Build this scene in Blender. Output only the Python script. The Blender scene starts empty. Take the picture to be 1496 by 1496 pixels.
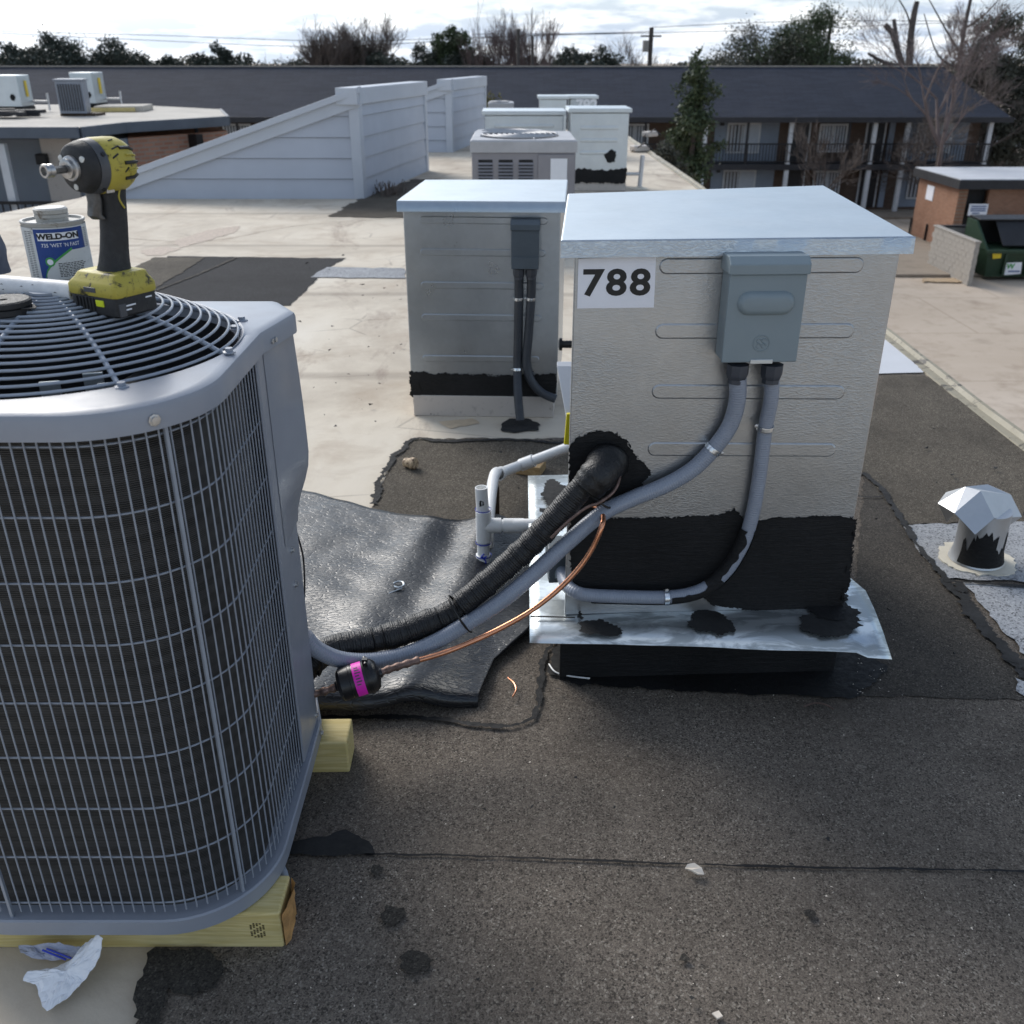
import bpy, bmesh, math, random
from mathutils import Vector as V, Matrix, noise as mn
from mathutils.geometry import tessellate_polygon
R = math.radians
S = bpy.context.scene
COL = S.collection
random.seed(7)

# ------------------------------------------------------------------ camera
FPX, TILT, EYE = 1386.0, R(25.6), 1.5          # focal length in photo pixels, tilt down, eye above the roof
FW = V((0, math.cos(TILT), -math.sin(TILT))); UP = V((0, math.sin(TILT), math.cos(TILT))); EYEP = V((0, 0, EYE))
cam_d = bpy.data.cameras.new('camera'); cam = bpy.data.objects.new('camera', cam_d); COL.objects.link(cam)
cam.location = EYEP; cam.rotation_euler = (math.pi / 2 - TILT, 0, 0)
cam_d.sensor_width = 36; cam_d.lens = 36 * FPX / 1496
cam_d.clip_start = .05; cam_d.clip_end = 3000
cam_d.dof.use_dof = True; cam_d.dof.focus_distance = 2.05; cam_d.dof.aperture_fstop = 7.0
S.camera = cam

# ------------------------------------------------------------------ sky, sun, exposure
SUN = V((-.50, .72, .60)).normalized()
w = bpy.data.worlds.new('World'); S.world = w; w.use_nodes = True
nt = w.node_tree; nt.nodes.clear()
def nn(t, **k):
    n = nt.nodes.new(t)
    for a, b in k.items(): setattr(n, a, b)
    return n
def vmath(op, a, b):
    n = nn('ShaderNodeMath', operation=op)
    for i, q in enumerate((a, b)):
        if isinstance(q, (int, float)): n.inputs[i].default_value = q
        else: nt.links.new(q, n.inputs[i])
    return n.outputs[0]
tc = nn('ShaderNodeTexCoord'); sep = nn('ShaderNodeSeparateXYZ'); nt.links.new(tc.outputs['Generated'], sep.inputs[0])
den = vmath('ADD', vmath('MAXIMUM', sep.outputs[2], 0.0), .16)
comb = nn('ShaderNodeCombineXYZ')
nt.links.new(vmath('DIVIDE', sep.outputs[0], den), comb.inputs[0]); nt.links.new(vmath('DIVIDE', sep.outputs[1], den), comb.inputs[1])
nt.links.new(vmath('MULTIPLY', sep.outputs[2], 5.0), comb.inputs[2])
n1 = nn('ShaderNodeTexNoise'); n1.inputs['Scale'].default_value = 1.15; n1.inputs['Detail'].default_value = 9; n1.inputs['Roughness'].default_value = .58
nt.links.new(comb.outputs[0], n1.inputs['Vector'])
n2 = nn('ShaderNodeTexNoise'); n2.inputs['Scale'].default_value = 2.6; n2.inputs['Detail'].default_value = 8; n2.inputs['Roughness'].default_value = .6
nt.links.new(comb.outputs[0], n2.inputs['Vector'])
cr = nn('ShaderNodeValToRGB'); cr.color_ramp.elements[0].position = .46; cr.color_ramp.elements[1].position = .64
nt.links.new(n1.outputs['Fac'], cr.inputs[0])
cc = nn('ShaderNodeValToRGB'); e = cc.color_ramp.elements                     # shade of the cloud bodies
e[0].position = .43; e[0].color = (4.7, 5.5, 6.7, 1); e[1].position = .61; e[1].color = (9.2, 9.5, 9.9, 1)
nt.links.new(n2.outputs['Fac'], cc.inputs[0])
sky = nn('ShaderNodeTexSky', sky_type='NISHITA'); sky.sun_disc = False
sky.sun_elevation = math.asin(SUN.z); sky.sun_rotation = math.atan2(SUN.x, SUN.y)
sky.air_density = 1.0; sky.dust_density = .2; sky.ozone_density = 1.2
mx = nn('ShaderNodeMix', data_type='RGBA'); nt.links.new(vmath('MAXIMUM', cr.outputs[0], vmath('SUBTRACT', 1.15, vmath('MULTIPLY', sep.outputs[2], 7.0))), mx.inputs[0]); mx.clamp_factor = True
nt.links.new(sky.outputs[0], mx.inputs[6]); nt.links.new(cc.outputs[0], mx.inputs[7])
# veil of bright cloud round the sun
dt = nn('ShaderNodeVectorMath', operation='DOT_PRODUCT'); nt.links.new(tc.outputs['Generated'], dt.inputs[0]); dt.inputs[1].default_value = SUN
gl = vmath('MULTIPLY', vmath('POWER', vmath('MAXIMUM', dt.outputs['Value'], 0.0), 9.0), 1.9)
gm = nn('ShaderNodeMix', data_type='RGBA', blend_type='ADD'); gm.inputs[0].default_value = 1
gv = nn('ShaderNodeCombineXYZ')
for i in range(3): nt.links.new(vmath('MULTIPLY', gl, (8.2, 8.3, 8.3)[i]), gv.inputs[i])
nt.links.new(mx.outputs[2], gm.inputs[6]); nt.links.new(gv.outputs[0], gm.inputs[7])
bg = nn('ShaderNodeBackground'); bg.inputs['Strength'].default_value = .085
nt.links.new(gm.outputs[2], bg.inputs[0])
wo = nn('ShaderNodeOutputWorld'); nt.links.new(bg.outputs[0], wo.inputs[0])
sl = bpy.data.lights.new('sun', 'SUN'); sl.energy = 1.5; sl.angle = R(28); sl.color = (1, .94, .86)
so = bpy.data.objects.new('sun', sl); COL.objects.link(so); so.rotation_euler = (-SUN).to_track_quat('-Z', 'Y').to_euler()
S.view_settings.view_transform = 'Standard'; S.view_settings.look = 'None'; S.view_settings.gamma = 1
S.view_settings.exposure = .61; S.view_settings.use_curve_mapping = False
S.render.engine = 'CYCLES'
try:
    S.cycles.use_denoising = True; S.cycles.max_bounces = 6; S.cycles.caustics_reflective = False; S.cycles.caustics_refractive = False
except Exception: pass

# ------------------------------------------------------------------ measuring helpers
def ray(x, y): return FW + V((1, 0, 0)) * ((x - 748) / FPX) + UP * ((748 - y) / FPX)
def G(x, y, z=0.0):
    d = ray(x, y); return EYEP + d * ((z - EYE) / d.z)
def P(x, y, Y):
    d = ray(x, y); return EYEP + d * (Y / d.y)
def onplane(x, y, p0, n):
    d = ray(x, y); return EYEP + d * ((p0 - EYEP).dot(n) / d.dot(n))
def c(r, g, b):
    f = lambda u: (u / 255 / 12.92) if u <= 10 else ((u / 255 + .055) / 1.055) ** 2.4
    return (f(r), f(g), f(b), 1)

# ------------------------------------------------------------------ mesh builder
class MB:
    def __init__(s): s.v = []; s.f = []
    def add(s, vs, fs):
        k = len(s.v); s.v += [V(q) for q in vs]; s.f += [tuple(i + k for i in f) for f in fs]; return s
    def box(s, ctr, size, rz=0.0, m=None):
        x, y, z = (q / 2 for q in size); M = m or Matrix.Rotation(rz, 3, 'Z'); ctr = V(ctr)
        vs = [ctr + M @ V((a * x, b * y, d * z)) for a in (-1, 1) for b in (-1, 1) for d in (-1, 1)]
        return s.add(vs, [(0, 1, 3, 2), (4, 6, 7, 5), (0, 4, 5, 1), (2, 3, 7, 6), (0, 2, 6, 4), (1, 5, 7, 3)])
    def prism(s, poly, vec):
        n = len(poly); vec = V(vec); vs = [V(p) for p in poly] + [V(p) + vec for p in poly]
        return s.add(vs, [tuple(range(n))[::-1], tuple(range(n, 2 * n))] + [(i, (i + 1) % n, n + (i + 1) % n, n + i) for i in range(n)])
    def poly(s, pts):
        pts = [V(p) for p in pts]; tris = tessellate_polygon([pts]); return s.add(pts, [tuple(t) for t in tris])
    def tube(s, pts, r, seg=10, cap=True, closed=False, flat=None):
        pts = [V(p) for p in pts]; n = len(pts); rings = []
        T = [((pts[(i + 1) % n] if closed or i < n - 1 else pts[i]) - (pts[i - 1] if closed or i > 0 else pts[i])).normalized() for i in range(n)]
        a = V((0, 0, 1)) if abs(T[0].z) < .9 else V((1, 0, 0)); a = (a - T[0] * a.dot(T[0])).normalized()
        for i in range(n):
            a = (a - T[i] * a.dot(T[i])).normalized(); b = T[i].cross(a); rr = r(i / max(1, n - 1)) if callable(r) else (r[i] if isinstance(r, (list, tuple)) else r)
            rings.append([pts[i] + (a * math.cos(2 * math.pi * k / seg) * (flat or 1) + b * math.sin(2 * math.pi * k / seg)) * rr for k in range(seg)])
        vs = [q for g in rings for q in g]; fs = []
        for i in range(n if closed else n - 1):
            j = (i + 1) % n
            for k in range(seg): fs.append((i * seg + k, i * seg + (k + 1) % seg, j * seg + (k + 1) % seg, j * seg + k))
        if cap and not closed: fs += [tuple(range(seg))[::-1], tuple((n - 1) * seg + k for k in range(seg))]
        return s.add(vs, fs)
    def lathe(s, prof, ctr, ax=(0, 0, 1), seg=32, caps=True):
        ctr = V(ctr); ax = V(ax).normalized(); a = V((0, 0, 1)) if abs(ax.z) < .9 else V((1, 0, 0)); a = (a - ax * a.dot(ax)).normalized(); b = ax.cross(a)
        vs = []; fs = []
        for r, h in prof:
            for k in range(seg):
                t = 2 * math.pi * k / seg; vs.append(ctr + ax * h + (a * math.cos(t) + b * math.sin(t)) * r)
        for i in range(len(prof) - 1):
            for k in range(seg): fs.append((i * seg + k, i * seg + (k + 1) % seg, (i + 1) * seg + (k + 1) % seg, (i + 1) * seg + k))
        if caps: fs += [tuple(range(seg))[::-1], tuple((len(prof) - 1) * seg + k for k in range(seg))]
        return s.add(vs, fs)
    def grid(s, rows):
        m = len(rows[0]); vs = [q for r in rows for q in r]
        return s.add(vs, [(i * m + k, i * m + k + 1, (i + 1) * m + k + 1, (i + 1) * m + k) for i in range(len(rows) - 1) for k in range(m - 1)])
    def loft(s, secs):
        m = len(secs[0]); vs = [q for r in secs for q in r]
        fs = [(i * m + k, i * m + (k + 1) % m, (i + 1) * m + (k + 1) % m, (i + 1) * m + k) for i in range(len(secs) - 1) for k in range(m)]
        return s.add(vs, fs + [tuple(range(m))[::-1], tuple((len(secs) - 1) * m + k for k in range(m))])
    def mesh(s, name, smooth=35, norm=True):
        me = bpy.data.meshes.new(name); me.from_pydata([tuple(q) for q in s.v], [], s.f)
        if norm:
            bm = bmesh.new(); bm.from_mesh(me); bmesh.ops.recalc_face_normals(bm, faces=bm.faces); bm.to_mesh(me); bm.free()
        if smooth:
            for p in me.polygons: p.use_smooth = True
            me.set_sharp_from_angle(angle=R(smooth))
        me.update(); return me
    def build(s, name, m, parent=None, smooth=35, bevel=0, solid=0, norm=True, off=-1):
        return link(name, s.mesh(name, smooth, norm), m, parent, bevel, solid, off)

def link(name, me, m, parent=None, bevel=0, solid=0, off=-1):
    o = bpy.data.objects.new(name, me); COL.objects.link(o)
    if m and not me.materials: me.materials.append(m)
    if parent: o.parent = parent; o.matrix_parent_inverse = inv(parent)
    if solid:
        q = o.modifiers.new('solid', 'SOLIDIFY'); q.thickness = solid; q.offset = off
    if bevel:
        q = o.modifiers.new('bevel', 'BEVEL'); q.width = bevel; q.segments = 2; q.limit_method = 'ANGLE'; q.angle_limit = R(40); q.harden_normals = False
    return o
def inv(p): return Matrix.Translation(-p.location) if p.type == 'EMPTY' else Matrix.Identity(4)
def tag(o, label, cat=None, group=None, kind=None):
    o['label'] = label
    if cat: o['category'] = cat
    if group: o['group'] = group
    if kind: o['kind'] = kind
    return o
def thing(name, label, cat, loc=(0, 0, 0), group=None):
    o = bpy.data.objects.new(name, None); COL.objects.link(o); o.location = loc; o.empty_display_size = .1
    return tag(o, label, cat, group)
def struct(o): o['kind'] = 'structure'; return o
def copy_tree(o, parent=None):
    q = o.copy(); COL.objects.link(q)
    if parent: q.parent = parent; q.matrix_parent_inverse = o.matrix_parent_inverse.copy()
    for ch in list(o.children): copy_tree(ch, q)
    return q
def spline(pts, n=8):
    pts = [V(p) for p in pts]; out = []
    for i in range(len(pts) - 1):
        p0, p1, p2, p3 = pts[max(0, i - 1)], pts[i], pts[i + 1], pts[min(len(pts) - 1, i + 2)]
        for k in range(n):
            t = k / n
            out.append(.5 * (2 * p1 + (p2 - p0) * t + (2 * p0 - 5 * p1 + 4 * p2 - p3) * t * t + (3 * p1 - p0 - 3 * p2 + p3) * t ** 3))
    return out + [pts[-1]]
def evenly(pts, step):
    out = [pts[0]]; acc = 0
    for a, b in zip(pts, pts[1:]):
        L = (b - a).length; d = step - acc
        while d <= L: out.append(a.lerp(b, d / L)); d += step
        acc = L - (d - step)
    return out + [pts[-1]]
def ragged(pts, step, amp, seed=0, n=V((0, 0, 1)), closed=True):
    """edge of a hand-laid or brushed shape: the outline resampled and worn"""
    pts = [V(p) for p in pts]; m = len(pts); out = []; o = V((seed * 7.3, seed * 3.1, seed))
    for i in range(m if closed else m - 1):
        a, b = pts[i], pts[(i + 1) % m]; L = (b - a).length; k = max(1, int(L / step)); d = (b - a).normalized().cross(n)
        for j in range(k):
            p = a.lerp(b, j / k); q = p + o
            h = mn.noise(q * (.5 / amp) * .3) * 1.3 + mn.noise(q * (.5 / amp) * .9) * .9 + mn.noise(q * (.5 / amp) * 2.7) * .7 + mn.noise(q * (.5 / amp) * 7) * .55
            out.append(p + d * h * amp)
    if not closed: out.append(pts[-1])
    return out
def text_mb(s, size, thick=.0006, bold=0.0, align='CENTER', sx=1.0, space=1.0):
    cu = bpy.data.curves.new('t', 'FONT'); cu.body = s; cu.size = size; cu.extrude = thick; cu.offset = bold; cu.align_x = align; cu.align_y = 'CENTER'; cu.resolution_u = 4; cu.space_character = space
    o = bpy.data.objects.new('t', cu); COL.objects.link(o); dg = bpy.context.evaluated_depsgraph_get(); dg.update()
    me = o.evaluated_get(dg).to_mesh(); m = MB(); m.add([(q.co.x * sx, q.co.y, q.co.z) for q in me.vertices], [tuple(p.vertices) for p in me.polygons])
    o.evaluated_get(dg).to_mesh_clear(); bpy.data.objects.remove(o); bpy.data.curves.remove(cu); return m
def place(m, o, ux, uy, un):
    m.v = [V(o) + V(ux) * q.x + V(uy) * q.y + V(un) * q.z for q in m.v]; return m

# ------------------------------------------------------------------ materials
class Mat:
    def __init__(s, name):
        s.m = bpy.data.materials.new(name); s.m.use_nodes = True; s.t = s.m.node_tree; s.b = s.t.nodes['Principled BSDF']
        s.tc = s.t.nodes.new('ShaderNodeTexCoord'); s.co = s.tc.outputs['Object']
    def n(s, t, **k):
        q = s.t.nodes.new(t)
        for a, b in k.items(): setattr(q, a, b)
        return q
    def put(s, sock, val):
        if isinstance(val, bpy.types.NodeSocket): s.t.links.new(val, sock)
        else: sock.default_value = val
    def vec(s, scale):
        q = s.n('ShaderNodeMapping'); s.t.links.new(s.co, q.inputs[0]); q.inputs['Scale'].default_value = scale; return q.outputs[0]
    def noise(s, sc, detail=4, rough=.55, dist=0, v=None, col=False):
        q = s.n('ShaderNodeTexNoise'); q.inputs['Scale'].default_value = sc; q.inputs['Detail'].default_value = detail; q.inputs['Roughness'].default_value = rough; q.inputs['Distortion'].default_value = dist
        s.t.links.new(v or s.co, q.inputs['Vector']); return q.outputs['Color' if col else 'Fac']
    def voro(s, sc, v=None, out='Distance', feat='F1'):
        q = s.n('ShaderNodeTexVoronoi', feature=feat); q.inputs['Scale'].default_value = sc; s.t.links.new(v or s.co, q.inputs['Vector']); return q.outputs[out]
    def wave(s, sc, dir='X', dist=0, v=None, dsc=1):
        q = s.n('ShaderNodeTexWave', bands_direction=dir); q.inputs['Scale'].default_value = sc; q.inputs['Distortion'].default_value = dist; q.inputs['Detail Scale'].default_value = dsc; s.t.links.new(v or s.co, q.inputs['Vector']); return q.outputs['Fac']
    def ramp(s, f, stops):
        q = s.n('ShaderNodeValToRGB'); el = q.color_ramp.elements; s.put(q.inputs[0], f)
        while len(el) < len(stops): el.new(.5)
        for e_, (p, col) in zip(el, stops): e_.position = p; e_.color = col if not isinstance(col, (int, float)) else (col, col, col, 1)
        return q.outputs[0]
    def mix(s, f, a, b, mode='MIX'):
        q = s.n('ShaderNodeMix', data_type='RGBA', blend_type=mode); s.put(q.inputs[0], f); s.put(q.inputs[6], a); s.put(q.inputs[7], b); return q.outputs[2]
    def math(s, op, a, b=0.0):
        q = s.n('ShaderNodeMath', operation=op); s.put(q.inputs[0], a); s.put(q.inputs[1], b); return q.outputs[0]
    def bump(s, h, strength=.5, dist=.01, prev=None):
        q = s.n('ShaderNodeBump'); q.inputs['Strength'].default_value = strength; q.inputs['Distance'].default_value = dist; s.put(q.inputs['Height'], h)
        if prev: s.t.links.new(prev, q.inputs['Normal'])
        return q.outputs[0]
    def brick(s, v, c1, c2, mo, sc=1, bw=.22, rh=.075, ms=.012):
        q = s.n('ShaderNodeTexBrick'); s.t.links.new(v, q.inputs['Vector']); q.inputs['Color1'].default_value = c1; q.inputs['Color2'].default_value = c2; q.inputs['Mortar'].default_value = mo
        q.inputs['Scale'].default_value = sc; q.inputs['Brick Width'].default_value = bw; q.inputs['Row Height'].default_value = rh; q.inputs['Mortar Size'].default_value = ms; return q
    def done(s, col=None, rough=None, metal=None, nrm=None, spec=None, coat=None):
        for k, v in (('Base Color', col), ('Roughness', rough), ('Metallic', metal), ('Normal', nrm), ('Specular IOR Level', spec), ('Coat Weight', coat)):
            if v is not None: s.put(s.b.inputs[k], v)
        return s.m
def simple(name, col, rough=.6, metal=0.0, var=.25, sc=12, bump=0.0, bsc=60, spec=None):
    """a plain finish with a little unevenness in colour and gloss"""
    m = Mat(name); n = m.noise(sc, 6, .65)
    lo = tuple(q * (1 - var) for q in col[:3]) + (1,); hi = tuple(min(1, q * (1 + var)) for q in col[:3]) + (1,)
    rg = m.ramp(m.noise(sc * 2.3, 4), [(.3, max(0, rough - .08)), (.7, min(1, rough + .08))])
    nr = m.bump(m.noise(bsc, 5), bump, .004) if bump else None
    return m.done(m.ramp(n, [(.3, lo), (.7, hi)]), rg, metal, nr, spec)
def galv(name, base=(.46, .475, .487), emboss=1.0, rough=.34, scale=(1, 1, 1)):
    m = Mat(name); v = m.vec((46, 46, 130)); e1 = m.noise(2.0, 3, .6, .5, v)
    fade = m.ramp(m.noise(2.5, 3), [(.4, .25), (.62, 1)])
    sp = m.voro(55, None, 'Color'); big = m.noise(6, 6, .6)
    col = m.mix(m.ramp(big, [(.35, 0), (.7, .3)]), base + (1,), tuple(q * .72 for q in base) + (1,))
    bw_ = m.n('ShaderNodeRGBToBW'); m.t.links.new(sp, bw_.inputs[0]); col = m.mix(.035, col, bw_.outputs[0], 'OVERLAY')
    h = m.math('MULTIPLY', m.ramp(e1, [(.45, 0), (.62, 1)]), fade)
    b = m.bump(h, .20 * emboss, .003); b = m.bump(m.noise(130, 3, .6), .05 * emboss, .002, b); b = m.bump(m.noise(3.5, 2), .10, .03, b)
    rg = m.ramp(m.noise(9, 5), [(.3, rough - .03), (.7, rough + .04)])
    return m.done(col, rg, .88, b)
def granules(name, a, b, speck, sc=340, bump=.5):
    m = Mat(name); n = m.noise(sc, 2, .7); cell = m.voro(sc * .8, None, 'Color'); big = m.noise(1.6, 7, .62); mid = m.noise(9, 5, .6)
    col = m.ramp(n, [(.34, a), (.62, b)])
    bw_ = m.n('ShaderNodeRGBToBW'); m.t.links.new(cell, bw_.inputs[0]); cell = bw_.outputs[0]
    col = m.mix(m.ramp(cell, [(.74, 0), (.86, .42)]), col, speck)
    col = m.mix(m.ramp(cell, [(.18, .7), (.34, 0)]), col, (.014, .013, .012, 1))
    g2 = m.noise(70, 4, .75); col = m.mix(m.ramp(g2, [(.38, .32), (.55, 0)]), col, tuple(q * .5 for q in a[:3]) + (1,))
    col = m.mix(m.ramp(big, [(.42, 0), (.68, .5)]), col, tuple(q * .55 for q in a[:3]) + (1,))
    col = m.mix(m.ramp(mid, [(.5, 0), (.75, .3)]), col, b)
    nr = m.bump(n, bump, .003); nr = m.bump(big, .25, .03, nr)
    return m.done(col, .93, 0, nr, .25)

M = {}
def mk_cream():
    m = Mat('roof_membrane'); st = m.noise(.55, 9, .66, .8); st2 = m.noise(2.2, 8, .7, .4); fine = m.noise(140, 3); sp = m.noise(16, 6, .75)
    col = m.ramp(st, [(.3, c(176, 163, 146)), (.55, c(212, 201, 183)), (.75, c(224, 215, 200))])
    col = m.mix(m.ramp(st2, [(.50, 0), (.70, .65)]), col, c(172, 154, 134))
    col = m.mix(m.ramp(m.noise(1.2, 9, .72, 1.5, m.vec((1, .35, 1))), [(.56, 0), (.68, .6)]), col, c(128, 106, 94))
    col = m.mix(m.ramp(sp, [(.68, 0), (.76, .8)]), col, c(120, 108, 95))
    cr_ = m.voro(1.1, m.vec((1, 1.6, 1)), 'Distance', 'DISTANCE_TO_EDGE')
    cm = m.math('MULTIPLY', m.ramp(cr_, [(.0, 1), (.012, 0)]), m.ramp(m.noise(1.7, 4), [(.5, 0), (.6, .45)]))
    col = m.mix(cm, col, c(110, 98, 88))
    lap = m.math('MULTIPLY', m.ramp(m.wave(.165, 'Y', .25, None, .6), [(.985, 0), (1, 1)]), .4)
    col = m.mix(lap, col, c(125, 112, 100))
    nr = m.bump(fine, .25, .002); nr = m.bump(m.noise(5, 5), .3, .02, nr)
    return m.done(col, .8, 0, nr, .3)
M['cream'] = mk_cream()
M['dirtline'] = simple('grimy_membrane', c(190, 174, 158), .85, 0, .2, 30, .2, 60)
M['ruststain'] = simple('rusty_membrane', c(206, 186, 158), .85, 0, .12, 20)
M['gran'] = granules('dark_granule_roofing', c(82, 75, 68), c(130, 120, 109), c(182, 174, 160))
M['gran2'] = granules('grey_granule_roofing', c(72, 66, 58), c(112, 104, 92), c(172, 164, 150))
M['gran3'] = granules('charcoal_granule_roofing', c(60, 56, 52), c(94, 88, 80), c(146, 139, 128))
M['silver'] = granules('silver_coated_roofing', c(150, 152, 156), c(188, 190, 192), c(215, 215, 215), 220, .4)
M['stain'] = granules('oil_stained_roofing', c(48, 46, 43), c(76, 72, 66), c(120, 114, 106))
M['blackroof'] = granules('black_roofing', c(38, 38, 40), c(56, 56, 58), c(88, 88, 90), 230, .3)
def mk_tar(name, col, rough, b):
    m = Mat(name); n = m.noise(60, 5, .6, 0, m.vec((1, 1, 4))); g = m.noise(7, 4)
    return m.done(m.ramp(g, [(.3, tuple(q * .6 for q in col) + (1,)), (.7, tuple(q * 1.7 for q in col) + (1,))]), m.ramp(n, [(.3, rough - .1), (.7, rough + .15)]), 0, m.bump(n, b, .004, m.bump(m.noise(1.0, 5, .65, .8, m.vec((7, 7, 75))), .45, .008)), .4)
M['tar'] = mk_tar('black_tar', (.0055, .0055, .006), .7, .5)
M['oldtar'] = mk_tar('weathered_tar', (.02, .02, .02), .85, .6)
M['galv'] = galv('galvanized_sheet')
M['galvlid'] = galv('galvanized_lid', (.62, .665, .69), .35, .40)  # paler, bluer base puts the sky's reflection into the metal colour
def mk_plate():
    m = Mat('galvanized_flashing'); big = m.noise(5.5, 6, .62, .8, m.vec((1, 2.4, 1))); f_ = m.noise(24, 6, .7)
    col = m.mix(m.ramp(big, [(.47, 0), (.56, .8)]), (.78, .83, .84, 1), (.30, .33, .34, 1)); col = m.mix(m.ramp(f_, [(.58, 0), (.72, .5)]), col, (.9, .92, .92, 1))  # dark patches paint in both water stains and dark reflections
    return m.done(col, m.ramp(big, [(.45, .30), (.65, .5)]), .8, m.bump(m.noise(9, 3), .15, .02))
M['galvplate'] = mk_plate()
M['galvedge'] = galv('galvanized_folded_edge', (.50, .545, .585), 1.3, .3)  # bluish base paints the sky reflected in the folded edge
M['galv_skytint'] = galv('sky_tinted_galvanized', (.46, .50, .54), .2, .3)  # bluish base stands in for sky mirrored in the shorter cabinet
M['acpaint'] = simple('grey_appliance_paint', c(142, 147, 157), .36, 0, .07, 5, .06, 220, .5)
M['acwire'] = simple('grey_coated_wire', c(142, 149, 160), .4, 0, .1, 30, 0, 60, .5)
M['guard'] = simple('grey_guard_wire', c(152, 159, 170), .35, 0, .08, 30, 0, 60, .55)
M['screw'] = simple('zinc_screw', (.5, .5, .5, 1), .35, .9, .1)
M['dark'] = simple('interior_shade', (.008, .008, .009, 1), .7, 0, .3)  # near-black colour stands in for shade inside housings, recesses and openings
M['fan'] = simple('dark_fan_metal', (.03, .031, .034, 1), .45, .3, .3)
def mk_coil():
    m = Mat('condenser_coil'); wv = m.wave(95, 'Z', .4, None, 3); big = m.noise(9, 5, .6, 0, m.vec((1, 1, 3)))
    tube_ = m.ramp(m.wave(11, 'Z', .1), [(.35, 0), (.6, 1)])
    col = m.ramp(wv, [(.25, (.013, .013, .013, 1)), (.8, (.11, .106, .10, 1))])
    col = m.mix(m.ramp(big, [(.4, 0), (.75, .6)]), col, (.018, .017, .016, 1)); col = m.mix(m.math('MULTIPLY', tube_, .35), col, (.09, .088, .085, 1))
    return m.done(col, .6, .25, m.bump(wv, .6, .004), .3)
M['coil'] = mk_coil()
M['boxgrey'] = simple('disconnect_grey_paint', c(128, 141, 147), .42, 0, .04, 8, .05, 300, .5)
M['boxdark'] = simple('aged_grey_paint', c(84, 93, 100), .5, 0, .1, 9, .05, 200, .4)
M['conduit'] = simple('grey_conduit', c(140, 147, 160), .33, 0, .06, 25, .05, 200, .55)
M['conduitdark'] = simple('dark_conduit', c(62, 66, 72), .5, 0, .15, 15, .05, 200, .4)
M['fitting'] = simple('dark_grey_fitting', c(62, 66, 74), .5, 0, .1)
M['clamp'] = simple('zinc_clamp', (.68, .72, .76, 1), .25, .95, .1)
def mk_wrap():
    m = Mat('black_tape_wrap'); n = m.noise(90, 4, .6); g = m.noise(14, 4)
    return m.done(m.ramp(g, [(.3, (.005, .005, .0055, 1)), (.7, (.012, .012, .013, 1))]), m.ramp(n, [(.3, .28), (.7, .5)]), 0, m.bump(m.noise(150, 4, .7), .5, .003, m.bump(n, .5, .006)), .5)
M['wrap'] = mk_wrap()
M['copper'] = simple('copper', (.72, .33, .19, 1), .3, .95, .18, 30, .05, 100)
M['oxcopper'] = simple('sooty_copper', (.19, .13, .11, 1), .55, .7, .45, 60, .1, 100)
def mk_mat():
    m = Mat('black_membrane_sheet'); v = m.vec((55, 150, 60)); n = m.noise(1.0, 4, .6, 1.2, v); g = m.noise(4, 5); d = m.noise(30, 5, .7)
    wr = m.voro(1.0, m.vec((32, 95, 50)), 'Distance', 'DISTANCE_TO_EDGE')
    nr = m.bump(n, .10, .003); nr = m.bump(m.ramp(wr, [(0, 0), (.12, 1)]), .30, .002, nr); nr = m.bump(g, .3, .03, nr)
    return m.done(m.mix(m.ramp(d, [(.58, 0), (.85, .3)]), m.ramp(g, [(.3, (.012, .0125, .014, 1)), (.7, (.02, .021, .023, 1))]), (.04, .038, .036, 1)), m.ramp(g, [(.3, .24), (.7, .38)]), 0, nr, .55)
M['mat'] = mk_mat()
M['pvc'] = simple('white_pvc', c(240, 240, 238), .38, 0, .05, 20, .03, 100, .5)
M['pvcdirty'] = simple('worn_white_pvc', c(214, 214, 214), .45, 0, .12, 40, .06, 100, .5)
M['ink'] = simple('blue_purple_primer', c(44, 66, 190), .4, 0, .2)
M['blackink'] = simple('black_smudge', (.01, .01, .01, 1), .6, 0, .3)
def mk_wood(name, a, b, ax):
    m = Mat(name); s_ = [26, 26, 26]; s_['xyz'.index(ax)] = 1.6; v = m.vec(tuple(s_)); n = m.noise(1.2, 4, .5, 1.8, v); fi = m.noise(6, 3, .6, 0, v); k = m.noise(5, 3)
    col = m.ramp(n, [(.36, a), (.5, b), (.58, a), (.7, b)]); col = m.mix(m.ramp(fi, [(.4, .3), (.65, 0)]), col, tuple(q * .62 for q in a[:3]) + (1,))
    return m.done(m.mix(m.ramp(k, [(.6, 0), (.78, .5)]), col, tuple(q * .6 for q in a[:3]) + (1,)), .72, 0, m.bump(fi, .25, .003), .3)
M['wood'] = mk_wood('treated_pine', c(206, 186, 122), c(222, 205, 150), 'x')
M['woodend'] = simple('split_pine_end', c(196, 148, 92), .8, 0, .3, 40, .6, 80)
M['woodblock'] = mk_wood('pine_block', c(170, 138, 96), c(196, 168, 124), 'x')
M['woodold'] = mk_wood('old_dark_wood', c(66, 54, 44), c(92, 76, 60), 'z')
M['stamp'] = simple('grade_stamp_ink', c(80, 70, 40), .8, 0, .3, 80)
M['white'] = simple('white_paper', c(232, 234, 238), .75, 0, .03)
M['signwhite'] = simple('white_plastic_sign', c(240, 240, 245), .5, 0, .03)
M['black'] = simple('black_print', (.01, .01, .01, 1), .5, 0, .2)
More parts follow.
